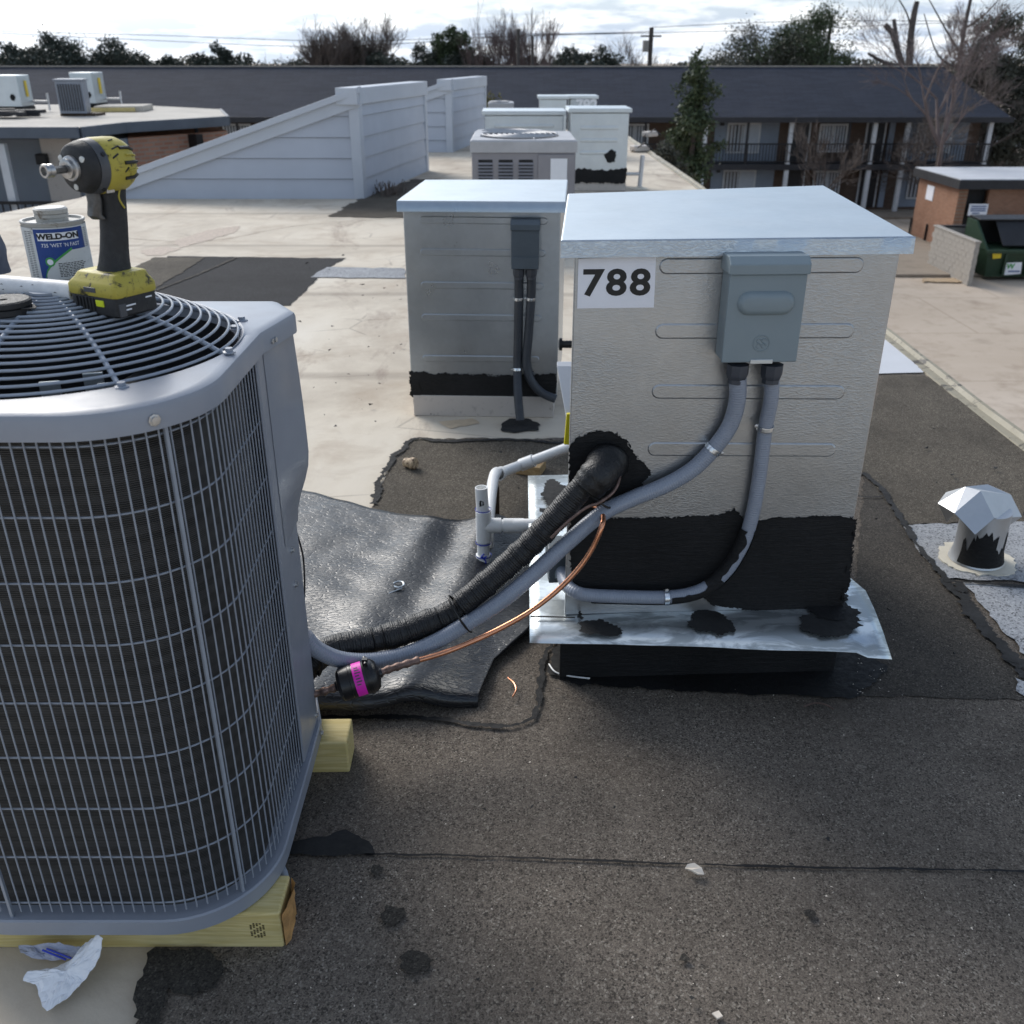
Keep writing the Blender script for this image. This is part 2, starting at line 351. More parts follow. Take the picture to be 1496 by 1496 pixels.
def mk_worn(name, paint, dirt, amt, sc=22, rough=.5):
    m = Mat(name); n = m.noise(sc, 8, .72, .6); n2 = m.noise(sc * 4, 5, .7); g = m.noise(5, 4)
    col = m.mix(m.ramp(n, [(amt, 0), (amt + .08, 1)]), paint, dirt); col = m.mix(m.ramp(n2, [(.58, 0), (.7, .6)]), col, tuple(q * .45 for q in paint[:3]) + (1,))
    return m.done(col, m.ramp(g, [(.3, rough - .1), (.7, rough + .15)]), 0, m.bump(n, .15, .003), .4)
M['toolyellow'] = mk_worn('worn_yellow_plastic', c(178, 164, 70), c(52, 48, 40), .55, 48)
M['toolgrey'] = simple('grey_tool_housing', c(74, 76, 80), .5, 0, .2, 40)
M['toolblack'] = simple('black_rubber_grip', (.017, .017, .018, 1), .6, 0, .3, 60, .3, 400)
M['steel'] = simple('worn_steel', (.46, .45, .44, 1), .36, .9, .3, 80)
M['darksteel'] = simple('dark_steel', (.12, .12, .12, 1), .4, .9, .3, 80)
M['led'] = simple('lamp_lens', c(220, 220, 215), .2)
M['lime'] = simple('lime_button', c(210, 222, 40), .4, 0, .05)
M['canlabel'] = mk_worn('blue_can_label', c(28, 64, 132), c(150, 150, 146), .66, 20)
M['canwhite'] = mk_worn('white_can_label', c(206, 208, 206), c(120, 116, 108), .62, 30)
M['cangreen'] = simple('green_label_print', c(60, 150, 70), .5)
M['tin'] = mk_worn('tin_can_metal', c(176, 174, 168), c(110, 98, 84), .58, 34)
M['siding'] = simple('pale_grey_siding_paint', c(184, 190, 201), .6, 0, .05, 1.6, .08, 30)
M['sidingtrim'] = simple('pale_grey_trim_paint', c(192, 198, 207), .55, 0, .04, 2, .05, 30)
M['condgrey'] = simple('weathered_condenser_paint', c(140, 138, 142), .5, 0, .08, 5)
M['condtop'] = simple('weathered_condenser_top', c(176, 176, 178), .5, 0, .12, 5)
def mk_shingle():
    m = Mat('dark_shingles'); b = m.brick(m.vec((1, 1.0, 1)), c(44, 50, 63), c(55, 61, 75), c(34, 38, 48), 1, .9, .16, .012); n = m.noise(.5, 6, .6); f_ = m.noise(24, 3)
    col = m.mix(m.ramp(n, [(.45, 0), (.75, .4)]), b.outputs['Color'], c(68, 70, 80)); col = m.mix(m.ramp(f_, [(.4, .35), (.6, 0)]), col, c(34, 36, 42))
    return m.done(col, .85, 0, m.bump(f_, .3, .02), .3)
M['shingle'] = mk_shingle()
def mk_brickwall(name, c1, c2, mo, ang=0):
    m = Mat(name); q = m.n('ShaderNodeMapping'); m.t.links.new(m.co, q.inputs[0]); s1 = m.n('ShaderNodeSeparateXYZ'); m.t.links.new(q.outputs[0], s1.inputs[0])
    h = m.math('ADD', m.math('MULTIPLY', s1.outputs[0], math.cos(ang)), m.math('MULTIPLY', s1.outputs[1], math.sin(ang))); cb = m.n('ShaderNodeCombineXYZ')
    m.t.links.new(h, cb.inputs[0]); m.t.links.new(s1.outputs[2], cb.inputs[1])
    b = m.brick(cb.outputs[0], c1, c2, mo); n = m.noise(1.2, 6); col = m.mix(m.ramp(n, [(.4, 0), (.75, .45)]), b.outputs['Color'], tuple(k * .65 for k in c1[:3]) + (1,))
    return m.done(col, .88, 0, m.bump(b.outputs['Fac'], .5, -.01), .25)
M['brick'] = mk_brickwall('red_brick', c(172, 124, 102), c(190, 142, 118), c(168, 152, 138), R(57))
M['brickx'] = mk_brickwall('orange_brick', c(142, 102, 82), c(162, 118, 96), c(150, 130, 112), R(0))
M['bricky'] = mk_brickwall('orange_brick_side', c(146, 102, 80), c(166, 120, 96), c(150, 130, 112), R(90))
M['brickdark'] = mk_brickwall('brown_brick', c(92, 74, 64), c(108, 86, 74), c(96, 88, 80), 0)
M['bluewall'] = simple('blue_grey_wall_paint', c(140, 150, 164), .7, 0, .07, 1.5)
M['greywall'] = simple('slate_grey_wall_paint', c(122, 130, 140), .7, 0, .07, 1.2)
M['fascia'] = simple('charcoal_fascia', c(92, 100, 110), .6, 0, .15, 2)
M['gravelroof'] = simple('pale_roof_coating', c(190, 183, 172), .85, 0, .14, 1.5, .2, 40)
M['shedroof'] = simple('white_roof_coating', c(200, 202, 206), .8, 0, .1, 1)
M['post'] = simple('white_post_paint', c(208, 210, 212), .55, 0, .08, 4)
M['darkwood'] = simple('dark_trim', c(40, 40, 44), .6, 0, .2, 3)
M['darkmetal'] = simple('black_iron', (.015, .015, .017, 1), .5, .3, .2)
M['door'] = simple('dark_door_paint', c(36, 36, 40), .5, 0, .15, 3)
M['curtain'] = simple('pale_curtain', c(186, 192, 200), .8, 0, .08, 6)
def mk_glass():
    m = Mat('window_glass'); return m.done(m.ramp(m.noise(1.5, 3), [(.3, (.03, .035, .04, 1)), (.7, (.10, .11, .13, 1))]), .12, 0, None, .7)
M['glass'] = mk_glass()
def mk_conc(name, a, b, d):
    m = Mat(name); n = m.noise(.12, 9, .66, .5); n2 = m.noise(1.3, 8, .65); f_ = m.noise(20, 3)
    j = m.brick(m.co, (0, 0, 0, 1), (0, 0, 0, 1), (1, 1, 1, 1), 1, 6, 5, .03)
    col = m.ramp(n, [(.3, a), (.7, b)]); col = m.mix(m.ramp(n2, [(.5, 0), (.78, .6)]), col, d); col = m.mix(m.math('MULTIPLY', j.outputs['Color'], .5), col, d); col = m.mix(m.ramp(m.noise(.35, 5), [(.62, 0), (.75, .5)]), col, tuple(q * .6 for q in d[:3]) + (1,))
    return m.done(col, .9, 0, m.bump(f_, .2, .02), .25)
M['lot'] = mk_conc('parking_concrete', c(176, 160, 142), c(198, 184, 168), c(142, 124, 106))
M['walk'] = mk_conc('sidewalk_concrete', c(140, 128, 114), c(160, 148, 134), c(110, 100, 88))
M['block'] = simple('grey_concrete_block', c(160, 154, 146), .92, 0, .14, 5, .4, 40)
M['dumpster'] = mk_worn('green_dumpster_paint', c(34, 58, 40), c(30, 26, 22), .62, 4)
M['lidplastic'] = simple('black_dumpster_lid', (.02, .02, .022, 1), .5, 0, .3, 3)
M['yellow'] = simple('yellow_sticker', c(220, 190, 40), .5, 0, .05)
M['yellowplastic'] = simple('yellow_plastic', c(230, 214, 20), .45, 0, .05)
M['blueprint'] = simple('blue_sign_print', c(60, 90, 140), .6, 0, .1)
def mk_leaf(name, a, b):  # leaf colours lifted to paint in the haze of distance
    m = Mat(name); oi = m.n('ShaderNodeObjectInfo'); n = m.noise(.9, 4); n2 = m.noise(9, 2)
    col = m.mix(m.ramp(n2, [(.35, 0), (.65, 1)]), a, b); col = m.mix(m.ramp(n, [(.4, .45), (.6, 0)]), col, tuple(q * .55 for q in a[:3]) + (1,))
    return m.done(col, .6, 0, None, .3)
M['leaf'] = mk_leaf('dark_evergreen_leaves', (.045, .055, .045, 1), (.085, .10, .075, 1))
M['leaf2'] = mk_leaf('mid_green_leaves', (.05, .07, .036, 1), (.10, .13, .06, 1))
M['leaf3'] = mk_leaf('hazed_olive_leaves', (.065, .068, .05, 1), (.115, .115, .085, 1))
M['leafy'] = mk_leaf('yellow_green_leaves', (.10, .10, .03, 1), (.20, .17, .05, 1))
M['soil'] = simple('dark_leafy_soil', c(78, 66, 56), .95, 0, .3, 1.5)
M['bark'] = simple('grey_brown_bark', c(82, 72, 66), .9, 0, .25, 3)
M['twig'] = simple('brown_twigs', c(98, 88, 82), .9, 0, .2, 3)
M['pinkbark'] = simple('rosy_brown_twigs', c(108, 95, 92), .9, 0, .2, 3)
M['wire'] = simple('black_cable', (.02, .02, .022, 1), .6)
M['pole'] = simple('grey_wooden_pole', c(84, 78, 74), .9, 0, .2, 3)
M['pink'] = simple('pink_label', c(236, 40, 190), .5, 0, .05)
M['drier'] = simple('black_enamel', (.012, .012, .013, 1), .34, 0, .3, 30)
M['cork'] = mk_worn('dirty_cork', c(196, 172, 140), c(100, 76, 56), .5, 60)
M['shell'] = simple('off_white_chip', c(226, 214, 198), .6, 0, .08, 60)
M['cloth'] = simple('grey_blue_cloth', c(92, 98, 112), .9, 0, .2, 30, .4, 300)
M['plastic'] = simple('clear_plastic_bag', c(172, 176, 192), .25, 0, .1, 20)
M['ventmetal'] = galv('weathered_vent_metal', (.60, .61, .62), .15, .42)
M['ventbase'] = simple('cream_mastic', c(222, 214, 196), .8, 0, .08, 20, .4, 60)
M['trimedge'] = mk_worn('drip_edge_metal', c(150, 142, 122), c(60, 54, 48), .54, 9)
M['curbwhite'] = mk_worn('white_painted_curb', c(196, 188, 180), c(130, 116, 104), .62, 8)

# ------------------------------------------------------------------ THE SETTING
GZ = -6.5
gm_ = MB(); gm_.add([(-900, -300, GZ), (900, -300, GZ), (900, 1500, GZ), (-900, 1500, GZ)], [(0, 1, 2, 3)])
struct(gm_.build('ground', M['lot'], None, 0))
ROOF = [(-5.5, -3), (2.2, -3), (2.2, 3.8), (2.24, 5.6), (2.40, 13), (2.40, 23.5), (-5.2, 23.5), (-5.12, 11.7), (-5.5, 10.4)]
rm = MB(); rm.prism([(x, y, -.35) for x, y in ROOF], (0, 0, .35)); struct(rm.build('roof_deck', M['cream'], None, 0))
wm = MB(); wm.prism([(-5.2, -2.9, GZ), (2.0, -2.9, GZ), (2.0, 23.3, GZ), (-5.0, 23.3, GZ)], (0, 0, 6.14)); struct(wm.build('building_wall', M['greywall'], None, 0))
# metal drip edge along the right-hand roof edge
ed = [V((2.2, -3, 0)), V((2.2, 3.8, 0)), V((2.24, 5.6, 0)), V((2.40, 13, 0)), V((2.40, 23.5, 0))]
ep = evenly(ed, .12); tm = MB(); sec = []
for i, p in enumerate(ep):
    j = mn.noise(p * 2.1) * .006
    sec.append([p + V(q) + V((j, 0, j)) for q in ((-.055, 0, .002), (-.05, 0, .012), (-.015, 0, .016), (.0, 0, .034), (.02, 0, .034), (.024, 0, -.09), (.003, 0, -.09))])
tm.loft(sec); struct(tm.build('roof_edge_trim', M['trimedge'], None, 20))
def patch(name, px, mat, z=.004, step=.03, amp=.012, seed=1, raw=None):
    pts = [G(x, y, z) for x, y in px] if raw is None else [V((x, y, z)) for x, y in raw]
    m = MB(); m.poly(ragged(pts, step, amp, seed)); return struct(m.build(name, mat, None, 0))
def ribbon(name, px, wd, mat, z=.010, seed=1, amp=None):
    c_ = evenly(spline([G(x, y, z) for x, y in px], 6), .007); L = []; Rr = []
    for i, p in enumerate(c_):
        t = (c_[min(i + 1, len(c_) - 1)] - c_[max(i - 1, 0)]).normalized(); n = V((-t.y, t.x, 0)); k = wd * (.5 + .5 * mn.noise(p * 7 + V((seed, 0, 0))) + .5 * mn.noise(p * 31) + .4 * mn.noise(p * 110))
        L.append(p + n * max(.0008, k)); q = wd * (.5 + .5 * mn.noise(p * 8 + V((0, seed, 3))) + .5 * mn.noise(p * 37) + .4 * mn.noise(p * 120)); Rr.append(p - n * max(.0008, q))
    m = MB(); m.grid([L, Rr]); return struct(m.build(name, mat, None, 0))
# granule-surfaced sheets over the old membrane
patch('roofing_sheet', [(205, 1500), (185, 1560), (60, 1900), (1900, 1900), (2000, 1180), (1700, 780), (1497, 652), (1352, 547), (1290, 545), (1200, 560), (840, 640), (600, 640), (592, 655), (572, 668), (560, 700), (545, 735), (450, 900), (330, 1150), (228, 1388), (212, 1440)], M['gran'], .004, .02, .012, 3)
patch('roofing_sheet', [(600, 641), (838, 644), (838, 770), (545, 770), (546, 735), (560, 702), (590, 660)], M['gran2'], .007, .02, .01, 5)
patch('roofing_sheet', [(1246, 930), (1262, 690), (1300, 722), (1385, 850), (1500, 985), (1500, 1022), (1250, 1016)], M['gran3'], .007, .02, .008, 6)  # darker area right of the curb
patch('roofing_sheet', [(1250, 695), (1290, 548), (1352, 549), (1497, 655), (1497, 762), (1320, 766), (1300, 735), (1266, 690)], M['gran2'], .0085, .02, .008, 7)
patch('silver_roofing', [(1318, 767), (1600, 758), (1600, 853), (1378, 845), (1340, 800)], M['silver'], .010, .02, .010, 8)
patch('silver_roofing', [(1408, 852), (1600, 858), (1600, 1050), (1494, 952), (1450, 905)], M['silver'], .010, .02, .010, 9)
patch('silver_roofing', [(1484, 990), (1520, 1000), (1520, 1030), (1490, 1010)], M['silver'], .011, .02, .01, 19)
patch('white_roofing', [(1284, 510), (1294, 490), (1350, 544), (1280, 546)], M['shedroof'], .010, .03, .006, 10)
patch('black_roofing', [(245, 374), (505, 377), (478, 392), (425, 446), (150, 455), (150, 430)], M['blackroof'], .004, .05, .012, 11)
patch('brown_roofing', [(225, 376), (300, 376), (262, 400), (190, 440), (100, 440)], M['gran2'], .0075, .05, .014, 12)
ribbon('roofing_seam', [(345, 376), (290, 400), (225, 425)], .025, M['gran3'], .009, 4)
patch('grey_roofing', [(478, 390), (592, 392), (592, 406), (452, 405)], M['silver'], .006, .05, .02, 13)
patch('roofing_scrap', [(478, 316), (520, 292), (600, 262), (640, 262), (640, 316), (560, 318)], M['gran2'], .006, .06, .04, 14)
ribbon('roofing_seam', [(150, 345), (300, 352), (430, 330), (585, 318)], .010, M['dirtline'], .003, 31)
patch('roof_stain', [(255, 352), (300, 336), (352, 330), (340, 340), (300, 352), (262, 362)], M['dirtline'], .0025, .03, .03, 33)
patch('roof_stain', [(205, 366), (240, 360), (262, 364), (240, 372), (212, 374)], M['dirtline'], .0025, .03, .03, 34)
patch('roof_stain', [(640, 616), (690, 611), (700, 618), (660, 626)], M['ruststain'], .0025, .02, .012, 35)
# brushed tar lines and blots
ribbon('tar_line', [(592, 655), (604, 641), (660, 644), (740, 642), (836, 648)], .022, M['oldtar'], .012, 2)
ribbon('tar_line', [(592, 652), (575, 668), (556, 700), (546, 736)], .026, M['oldtar'], .0125, 3)
ribbon('tar_line', [(812, 935), (793, 965), (788, 1020), (775, 1050), (730, 1060), (640, 1050), (520, 1046), (440, 1050)], .014, M['tar'], .012, 4)
ribbon('tar_line', [(1262, 690), (1290, 715), (1320, 765), (1375, 840), (1420, 890), (1497, 990)], .02, M['oldtar'], .0135, 5)
ribbon('tar_line', [(1400, 850), (1430, 910), (1497, 975)], .035, M['oldtar'], .0145, 6)
ribbon('tar_line', [(1300, 722), (1278, 726), (1250, 724)], .006, M['tar'], .013, 7)
ribbon('roofing_seam', [(400, 1245), (600, 1248), (800, 1254), (1010, 1262), (1250, 1268), (1500, 1272)], .005, M['tar'], .009, 8)
ribbon('tar_line', [(1380, 848), (1440, 852), (1500, 856)], .01, M['oldtar'], .015, 9)
patch('tar_blot', [(405, 1246), (412, 1232), (470, 1222), (505, 1212), (535, 1225), (548, 1246), (480, 1250)], M['oldtar'], .012, .008, .004, 15)
for k, (x, y, r_) in enumerate(((551, 1270, .018), (574, 1335, .026), (607, 1404, .028), (285, 1420, .05), (1000, 1398, .008), (1185, 1335, .01))):
    p = G(x, y, .0125); m = MB(); m.poly(ragged([p + V((math.cos(a * .7) * r_, math.sin(a * .7) * r_ * .9, 0)) for a in range(9)], .006, .006, k + 30)); struct(m.build('tar_blot', M['stain'], None, 0))
patch('tar_blot', [(808, 945), (830, 935), (1250, 945), (1300, 975), (1252, 1019), (1050, 1012), (850, 1000), (800, 985)], M['tar'], .012, .012, .008, 21)
patch('tar_blot', [(730, 620), (745, 612), (770, 611), (790, 618), (786, 628), (750, 632), (734, 630)], M['oldtar'], .006, .02, .01, 22)
patch('tar_blot', [(203, 1500), (196, 1460), (205, 1425), (214, 1392), (226, 1384), (300, 1386), (322, 1405), (290, 1432), (262, 1440), (246, 1432), (240, 1470), (232, 1500)], M['stain'], .0128, .01, .007, 23)
# grit: pale chips thrown all over the dark roofing, and fallen leaf bits
gb = MB(); rr = random.Random(4)
def chip(m, p, s):
    q = [p + V((rr.uniform(-1, 1) * s, rr.uniform(-1, 1) * s, rr.uniform(.1, .9) * s)) for _ in range(5)]
    m.add(q, [(0, 1, 2), (0, 2, 3), (0, 3, 4), (1, 2, 4), (2, 3, 4), (0, 1, 4)])
for i in range(300):
    x = rr.uniform(430, 1490); y = rr.uniform(930, 1490)
    if x < 800 and y < 1060: continue
    chip(gb, G(x, y, .011), rr.choice((.0012, .0016, .0022, .003)))
for i in range(22): chip(gb, G(rr.uniform(1250, 1300), rr.uniform(960, 1015), .015), .0022)
g_ = gb.build('roof_grit', M['shell'], None, 0); g_['kind'] = 'stuff'
lb = MB()
for i in range(240):
    y = rr.uniform(560, 1480) if rr.random() < .5 else rr.uniform(300, 700); x = rr.uniform(420, 590) if y < 640 and rr.random() < .5 else rr.uniform(560, 1480)
    p = G(x, y, .016)
    if p.x > 2.1 or p.y > 8: continue
    chip(lb, p, rr.choice((.003, .005, .008)) * (.5 + p.y * .25))
g_ = lb.build('leaf_litter', M['oldtar'], None, 0); g_['kind'] = 'stuff'

# ------------------------------------------------------------------ CONDENSER IN FRONT (left)
AX0, AX1, AY0, AY1 = -1.06, -.45, 1.21, 1.85; CR = .17
def arc(cx, cy, r, a0, a1, n): return [(cx + r * math.cos(R(a0 + (a1 - a0) * i / n)), cy + r * math.sin(R(a0 + (a1 - a0) * i / n))) for i in range(n + 1)]
def coil_path(o):
    r = CR + o
    return [(AX0 - o, 1.62)] + arc(AX0 + CR, AY0 + CR, r, 180, 270, 12) + arc(AX1 - CR, AY0 + CR, r, 270, 360, 12) + [(AX1 + o, 1.625)]
def outline(o): return coil_path(o) + [(AX1 + .030 + o, 1.77), (AX1 - .022 + o, 1.845 + o), (AX0 + .05 - o, 1.845 + o), (AX0 - o, 1.79)]
def pan_outline(o): return coil_path(o) + [(AX1 + o - .002, 1.76), (AX1 - .03 + o, 1.84 + o), (AX0 + .05 - o, 1.84 + o), (AX0 - o, 1.79)]
ac = thing('air_conditioner', 'large new grey outdoor condenser in the foreground with wire coil guard and round top fan', 'air conditioner', (-.755, 1.53, .09))
ZB, ZT = .09, 1.07
FC = V((-.75, 1.54, 0)); FR = .29
def ray_out(poly, a):
    d = V((math.cos(a), math.sin(a), 0)); best = 1
    for i in range(len(poly)):
        p = V((*poly[i], 0)) - FC; q = V((*poly[(i + 1) % len(poly)], 0)) - FC; e_ = q - p; den_ = d.x * e_.y - d.y * e_.x
        if abs(den_) < 1e-9: continue
        t = (p.x * e_.y - p.y * e_.x) / den_; u = (p.x * d.y - p.y * d.x) / den_
        if t > 0 and -1e-6 <= u <= 1 + 1e-6: best = t; return FC + d * t
    return FC + d * best
AL = sorted([2 * math.pi * k / 240 for k in range(240)] + [math.atan2(y - FC.y, x - FC.x) % (2 * math.pi) for x, y in outline(0)[-4:]]); AL.append(AL[0] + 2 * math.pi); rows = []
for o_, z in ((.010, 1.031), (.014, 1.031), (.014, 1.060), (.011, 1.067), (.004, 1.0705), (-.006, 1.071)):
    pl = outline(o_); rows.append([ray_out(pl, a) + V((0, 0, z)) for a in AL])
for r_, z in ((FR + .006, 1.074), (FR, 1.070), (FR - .004, 1.05)): rows.append([FC + V((math.cos(a) * r_, math.sin(a) * r_, z)) for a in AL])
tb = MB(); tb.grid(rows); tb.build('top_cover', M['acpaint'], ac, 32)
pb = MB(); po = pan_outline(.012)
pb.loft([[V((x, y, z)) for x, y in pan_outline(o_)] for o_, z in ((.010, ZB), (.014, ZB + .003), (.014, ZB + .034), (.011, ZB + .037), (-.02, ZB + .037))]); pb.build('base_pan', M['acpaint'], ac, 40)
cb = MB(); cpth = evenly([V((x, y, 0)) for x, y in coil_path(-.022)] + [V((AX1 - .024, 1.72, 0))], .012); cb.grid([[p + V((0, 0, z)) for p in cpth] for z in (ZB + .03, 1.04)]); cb.build('coil', M['coil'], ac, 60)
ib = MB(); ib.prism([(x, y, .12) for x, y in outline(-.06)], (0, 0, .68)); ib.build('inner_shell', M['dark'], ac, 0)
sb_ = MB(); sb_.lathe([(FR - .004, .80), (FR - .004, 1.052)], FC, seg=64, caps=False); sb_.build('fan_shroud', M['fan'], ac, 40)
mb_ = MB(); mb_.lathe([(.0, .86), (.07, .80), (.07, .90), (.05, .92), (.0, .92)], FC, seg=24); mb_.build('fan_motor', M['dark'], ac, 40)  # motor coloured near-black so the fan well reads as shaded
for k in range(4):
    a0 = R(90 * k + 25); bm_ = MB(); rws = []
    for i in range(8):
        r_ = .06 + .21 * i / 7; rws.append([FC + V((math.cos(a0 + (j / 6) * R(58)) * r_, math.sin(a0 + (j / 6) * R(58)) * r_, .885 + .07 * j / 6)) for j in range(7)])
    bm_.grid(rws); bm_.build('fan_blade', M['fan'], ac, 60, 0, .003)
# coil guard: every wire a part
wp = evenly([V((x, y, 0)) for x, y in coil_path(.0)], .0182)
wz = MB(); wz.tube([(0, 0, ZB + .045), (0, 0, 1.028)], .0015, 6); wz_me = wz.mesh('guard_wire')
for p in wp:
    o = link('guard_wire', wz_me, M['acwire'], ac); o.location = p
hz = MB(); hz.tube([V((x, y, 0)) for x, y in [(q.x, q.y) for q in evenly([V((x, y, 0)) for x, y in coil_path(-.004)], .012)]], .0017, 6); hz_me = hz.mesh('guard_wire')
for i in range(9):
    o = link('guard_wire', hz_me, M['acwire'], ac); o.location = (0, 0, .153 + i * .108)
pst = MB(); pst.box((0, 0, .565), (.0048, .006, .93)); pme = pst.mesh('guard_post', 0)
for q, a in (((AX1 - CR + math.cos(R(-42)) * (CR + .003), AY0 + CR + math.sin(R(-42)) * (CR + .003)), R(48)), ((-.885, AY0 - .003), 0)):
    o = link('guard_post', pme, M['acwire'], ac); o.location = (*q, 0); o.rotation_euler = (0, 0, a)
# service panel and its flared hood at the rear right corner
pn = MB(); pn.prism([(AX1 - .004, 1.612, ZB + .037), (AX1 + .003, 1.612, ZB + .037), (AX1 + .003, 1.765, ZB + .037), (AX1 - .03, 1.84, ZB + .037), (AX1 - .05, 1.84, ZB + .037)], (0, 0, .905)); pn.build('service_panel', M['acpaint'], ac, 0, .003)
pn = MB(); secs = []
for i in range(14):
    z = 1.031 - .40 * i / 13; k = 1.0 if i < 8 else .5 * (1 + math.cos(math.pi * (i - 8) / 5)); b = .030 * k + .008 * math.sin(min(1, i / 8) * math.pi * .5) * k
    secs.append([V((AX1 + .004, 1.655, z)), V((AX1 + .0045 + b * .95, 1.775, z)), V((AX1 - .024 + b * .6, 1.848, z)), V((AX1 - .03, 1.842, z)), V((AX1, 1.77, z))])
pn.loft(secs); pn.build('panel_hood', M['acpaint'], ac, 45)
# fan guard: rings and spokes of a shallow dome
def dome(r): return 1.075 + .082 * (1 - (r / FR) ** 2)
for i in range(19):
    r_ = .026 + i * .0145; m = MB(); m.tube([FC + V((math.cos(2 * math.pi * k / 72) * r_, math.sin(2 * math.pi * k / 72) * r_, dome(r_))) for k in range(72)], .0024, 6, closed=True); m.build('guard_ring', M['guard'], ac, 60)
for k in range(9):
    a = R(-51 + 40 * k); m = MB(); m.tube([FC + V((math.cos(a) * r_, math.sin(a) * r_, dome(min(r_, FR)) - .004)) for r_ in (.01, .06, .11, .16, .2, .24, .27, .287, .302)], .0042, 8); m.build('guard_spoke', M['guard'], ac, 60)
    p = FC + V((math.cos(a) * .302, math.sin(a) * .302, 1.073)); m = MB(); m.lathe([(.011, 0), (.011, .002), (.0065, .003), (.0065, .008), (.0, .008)], p, seg=6); m.build('bolt', M['acwire'], ac, 0)
m = MB(); m.lathe([(.03, 0), (.03, .004), (0, .005)], FC + V((0, 0, dome(0))), seg=24); m.build('guard_cap', M['guard'], ac, 40)
def screw(p, n, parent, r=.006, mat='screw'):
    m = MB(); m.lathe([(r * 1.5, 0), (r * 1.5, .0015), (r, .002), (r, .0055), (0, .006)], p, n, 8); return m.build('screw', M[mat], parent, 0)
a_ = R(-48)
screw(V((AX1 - CR + math.cos(a_) * (CR + .0145), AY0 + CR + math.sin(a_) * (CR + .0145), 1.046)), (math.cos(a_), math.sin(a_), 0), ac)
screw(V((AX1 + .0185, 1.66, 1.043)), (1, -.15, 0), ac, .005); screw(V((AX1 + .0215, 1.672, 1.043)), (1, -.15, 0), ac, .005)
for z in (.60, .52): screw(V((AX1 + .003, 1.70, z)), (1, 0, 0), ac, .005)
screw(V((AX1 + .003, 1.75, .15)), (1, 0, 0), ac, .005); screw(V((AX1 + .0145, 1.735, .11)), (1, 0, 0), ac, .005)
screw(V((-.485, 1.64, 1.071)), (0, 0, 1), ac, .009, 'acwire')
# bright tabs added for the white glints seen through the guard
for x, y in ((138, 560), (75, 573), (160, 575)):
    p = G(x, y, 1.03); m = MB(); m.box(p, (.03, .006, .035), R(15)); m.build('glint_tab', M['galvlid'], ac, 0, .001)
# tie-down strap from the pan to the timber
sp = [P(398, 1240, 1.40), P(400, 1252, 1.385), P(412, 1275, 1.362), P(416, 1300, 1.345), P(414, 1322, 1.335)]
m = MB(); rows = []
for i, p in enumerate(spline(sp, 4)): rows.append([p + V((-.010 + .004 * math.sin(i), -.003, 0)), p + V((.010, .004, 0))])
m.grid(rows); m.build('tie_strap', M['acwire'], ac, 60, 0, .0015)

# timbers under the condenser
tb_ = thing('lumber', 'long yellow pine timber under the front of the condenser with stamped and split orange end', 'timber', (-.75, 1.29, 0))
e_r = G(412, 1386, 0).x + .004
m = MB(); m.box(((-1.3 + e_r) / 2, 1.292, .0445), (e_r + 1.3, .092, .089)); m.build('beam', M['wood'], tb_, 0, .004)
m = MB(); rows = []
for i in range(7):
    z = .004 + .081 * i / 6; rows.append([V((e_r + .002 + .012 * (mn.noise(V((i * .9, j * .8, 3))) + .5) * (1 if 0 < j < 6 else .2), 1.248 + .088 * j / 6, z)) for j in range(7)])
m.grid(rows); m.build('split_end', M['woodend'], tb_, 30)
m = MB()
for i in range(5):
    for j in range(9):
        if (i * 7 + j * 5) % 4: m.box((e_r - .056 + .0058 * i, 1.2455, .030 + j * .0042), (.0036, .0006, .0026))
m.build('grade_stamp', M['stamp'], tb_, 0)
t2 = thing('lumber', 'short yellow pine timber end sticking out behind the condenser by the black sheet', 'timber', (-.43, 1.83, 0))
q0, q1 = G(450, 1132, 0), G(510, 1132, 0)
m = MB(); m.box(((-1.0 + q1.x) / 2, q0.y + .045, .0445), (q1.x + 1.0, .089, .089), R(1)); m.build('beam', M['wood'], t2, 0, .004)

# ------------------------------------------------------------------ THINGS ON TOP OF THE CONDENSER
drv_c = V((P(168, 440, 1.50).x, 1.50, 1.137))
ax_f = V((-.48, -.877, .0)).normalized(); ax_s = V((.877, -.48, 0)).normalized(); ZU = V((0, 0, 1))
dr = thing('impact_driver', 'worn yellow and black cordless impact driver standing on its battery on the fan guard', 'impact driver', drv_c)
def rrect(ctr, a, b, ha, hb, rad=.3, n=5):
    out = []
    for qx, qy, a0 in ((1, 1, 0), (-1, 1, 90), (-1, -1, 180), (1, -1, 270)):
        r_ = min(ha, hb) * rad
        for i in range(n):
            t = R(a0 + 90 * i / (n - 1)); out.append(ctr + a * (qx * (ha - r_) + r_ * math.cos(t)) + b * (qy * (hb - r_) + r_ * math.sin(t)))
    return out
D0 = drv_c
m = MB(); m.loft([rrect(D0 + ZU * z, ax_f, ax_s, .040 + d, .053 + d, .22) for z, d in ((0, -.004), (.004, 0), (.030, 0), (.032, -.001))]); m.build('battery', M['toolblack'], dr, 30)
m = MB(); m.loft([rrect(D0 + ZU * z + ax_f * s_, ax_f, ax_s, .041 + d, .054 + d, .24) for z, d, s_ in ((.031, 0, 0), (.034, .0015, 0), (.046, .001, 0), (.052, -.003, -.001), (.055, -.006, -.002), (.062, -.009, -.004), (.064, -.012, -.004))]); m.build('battery_base', M['toolyellow'], dr, 40)
for k in range(6):
    m = MB(); m.box(D0 + ax_f * .0405 + ax_s * (-.036 + .0075 * k) + ZU * .018, (.003, .003, .020), math.atan2(ax_f.y, ax_f.x)); m.build('battery_rib', M['toolblack'], dr, 0)
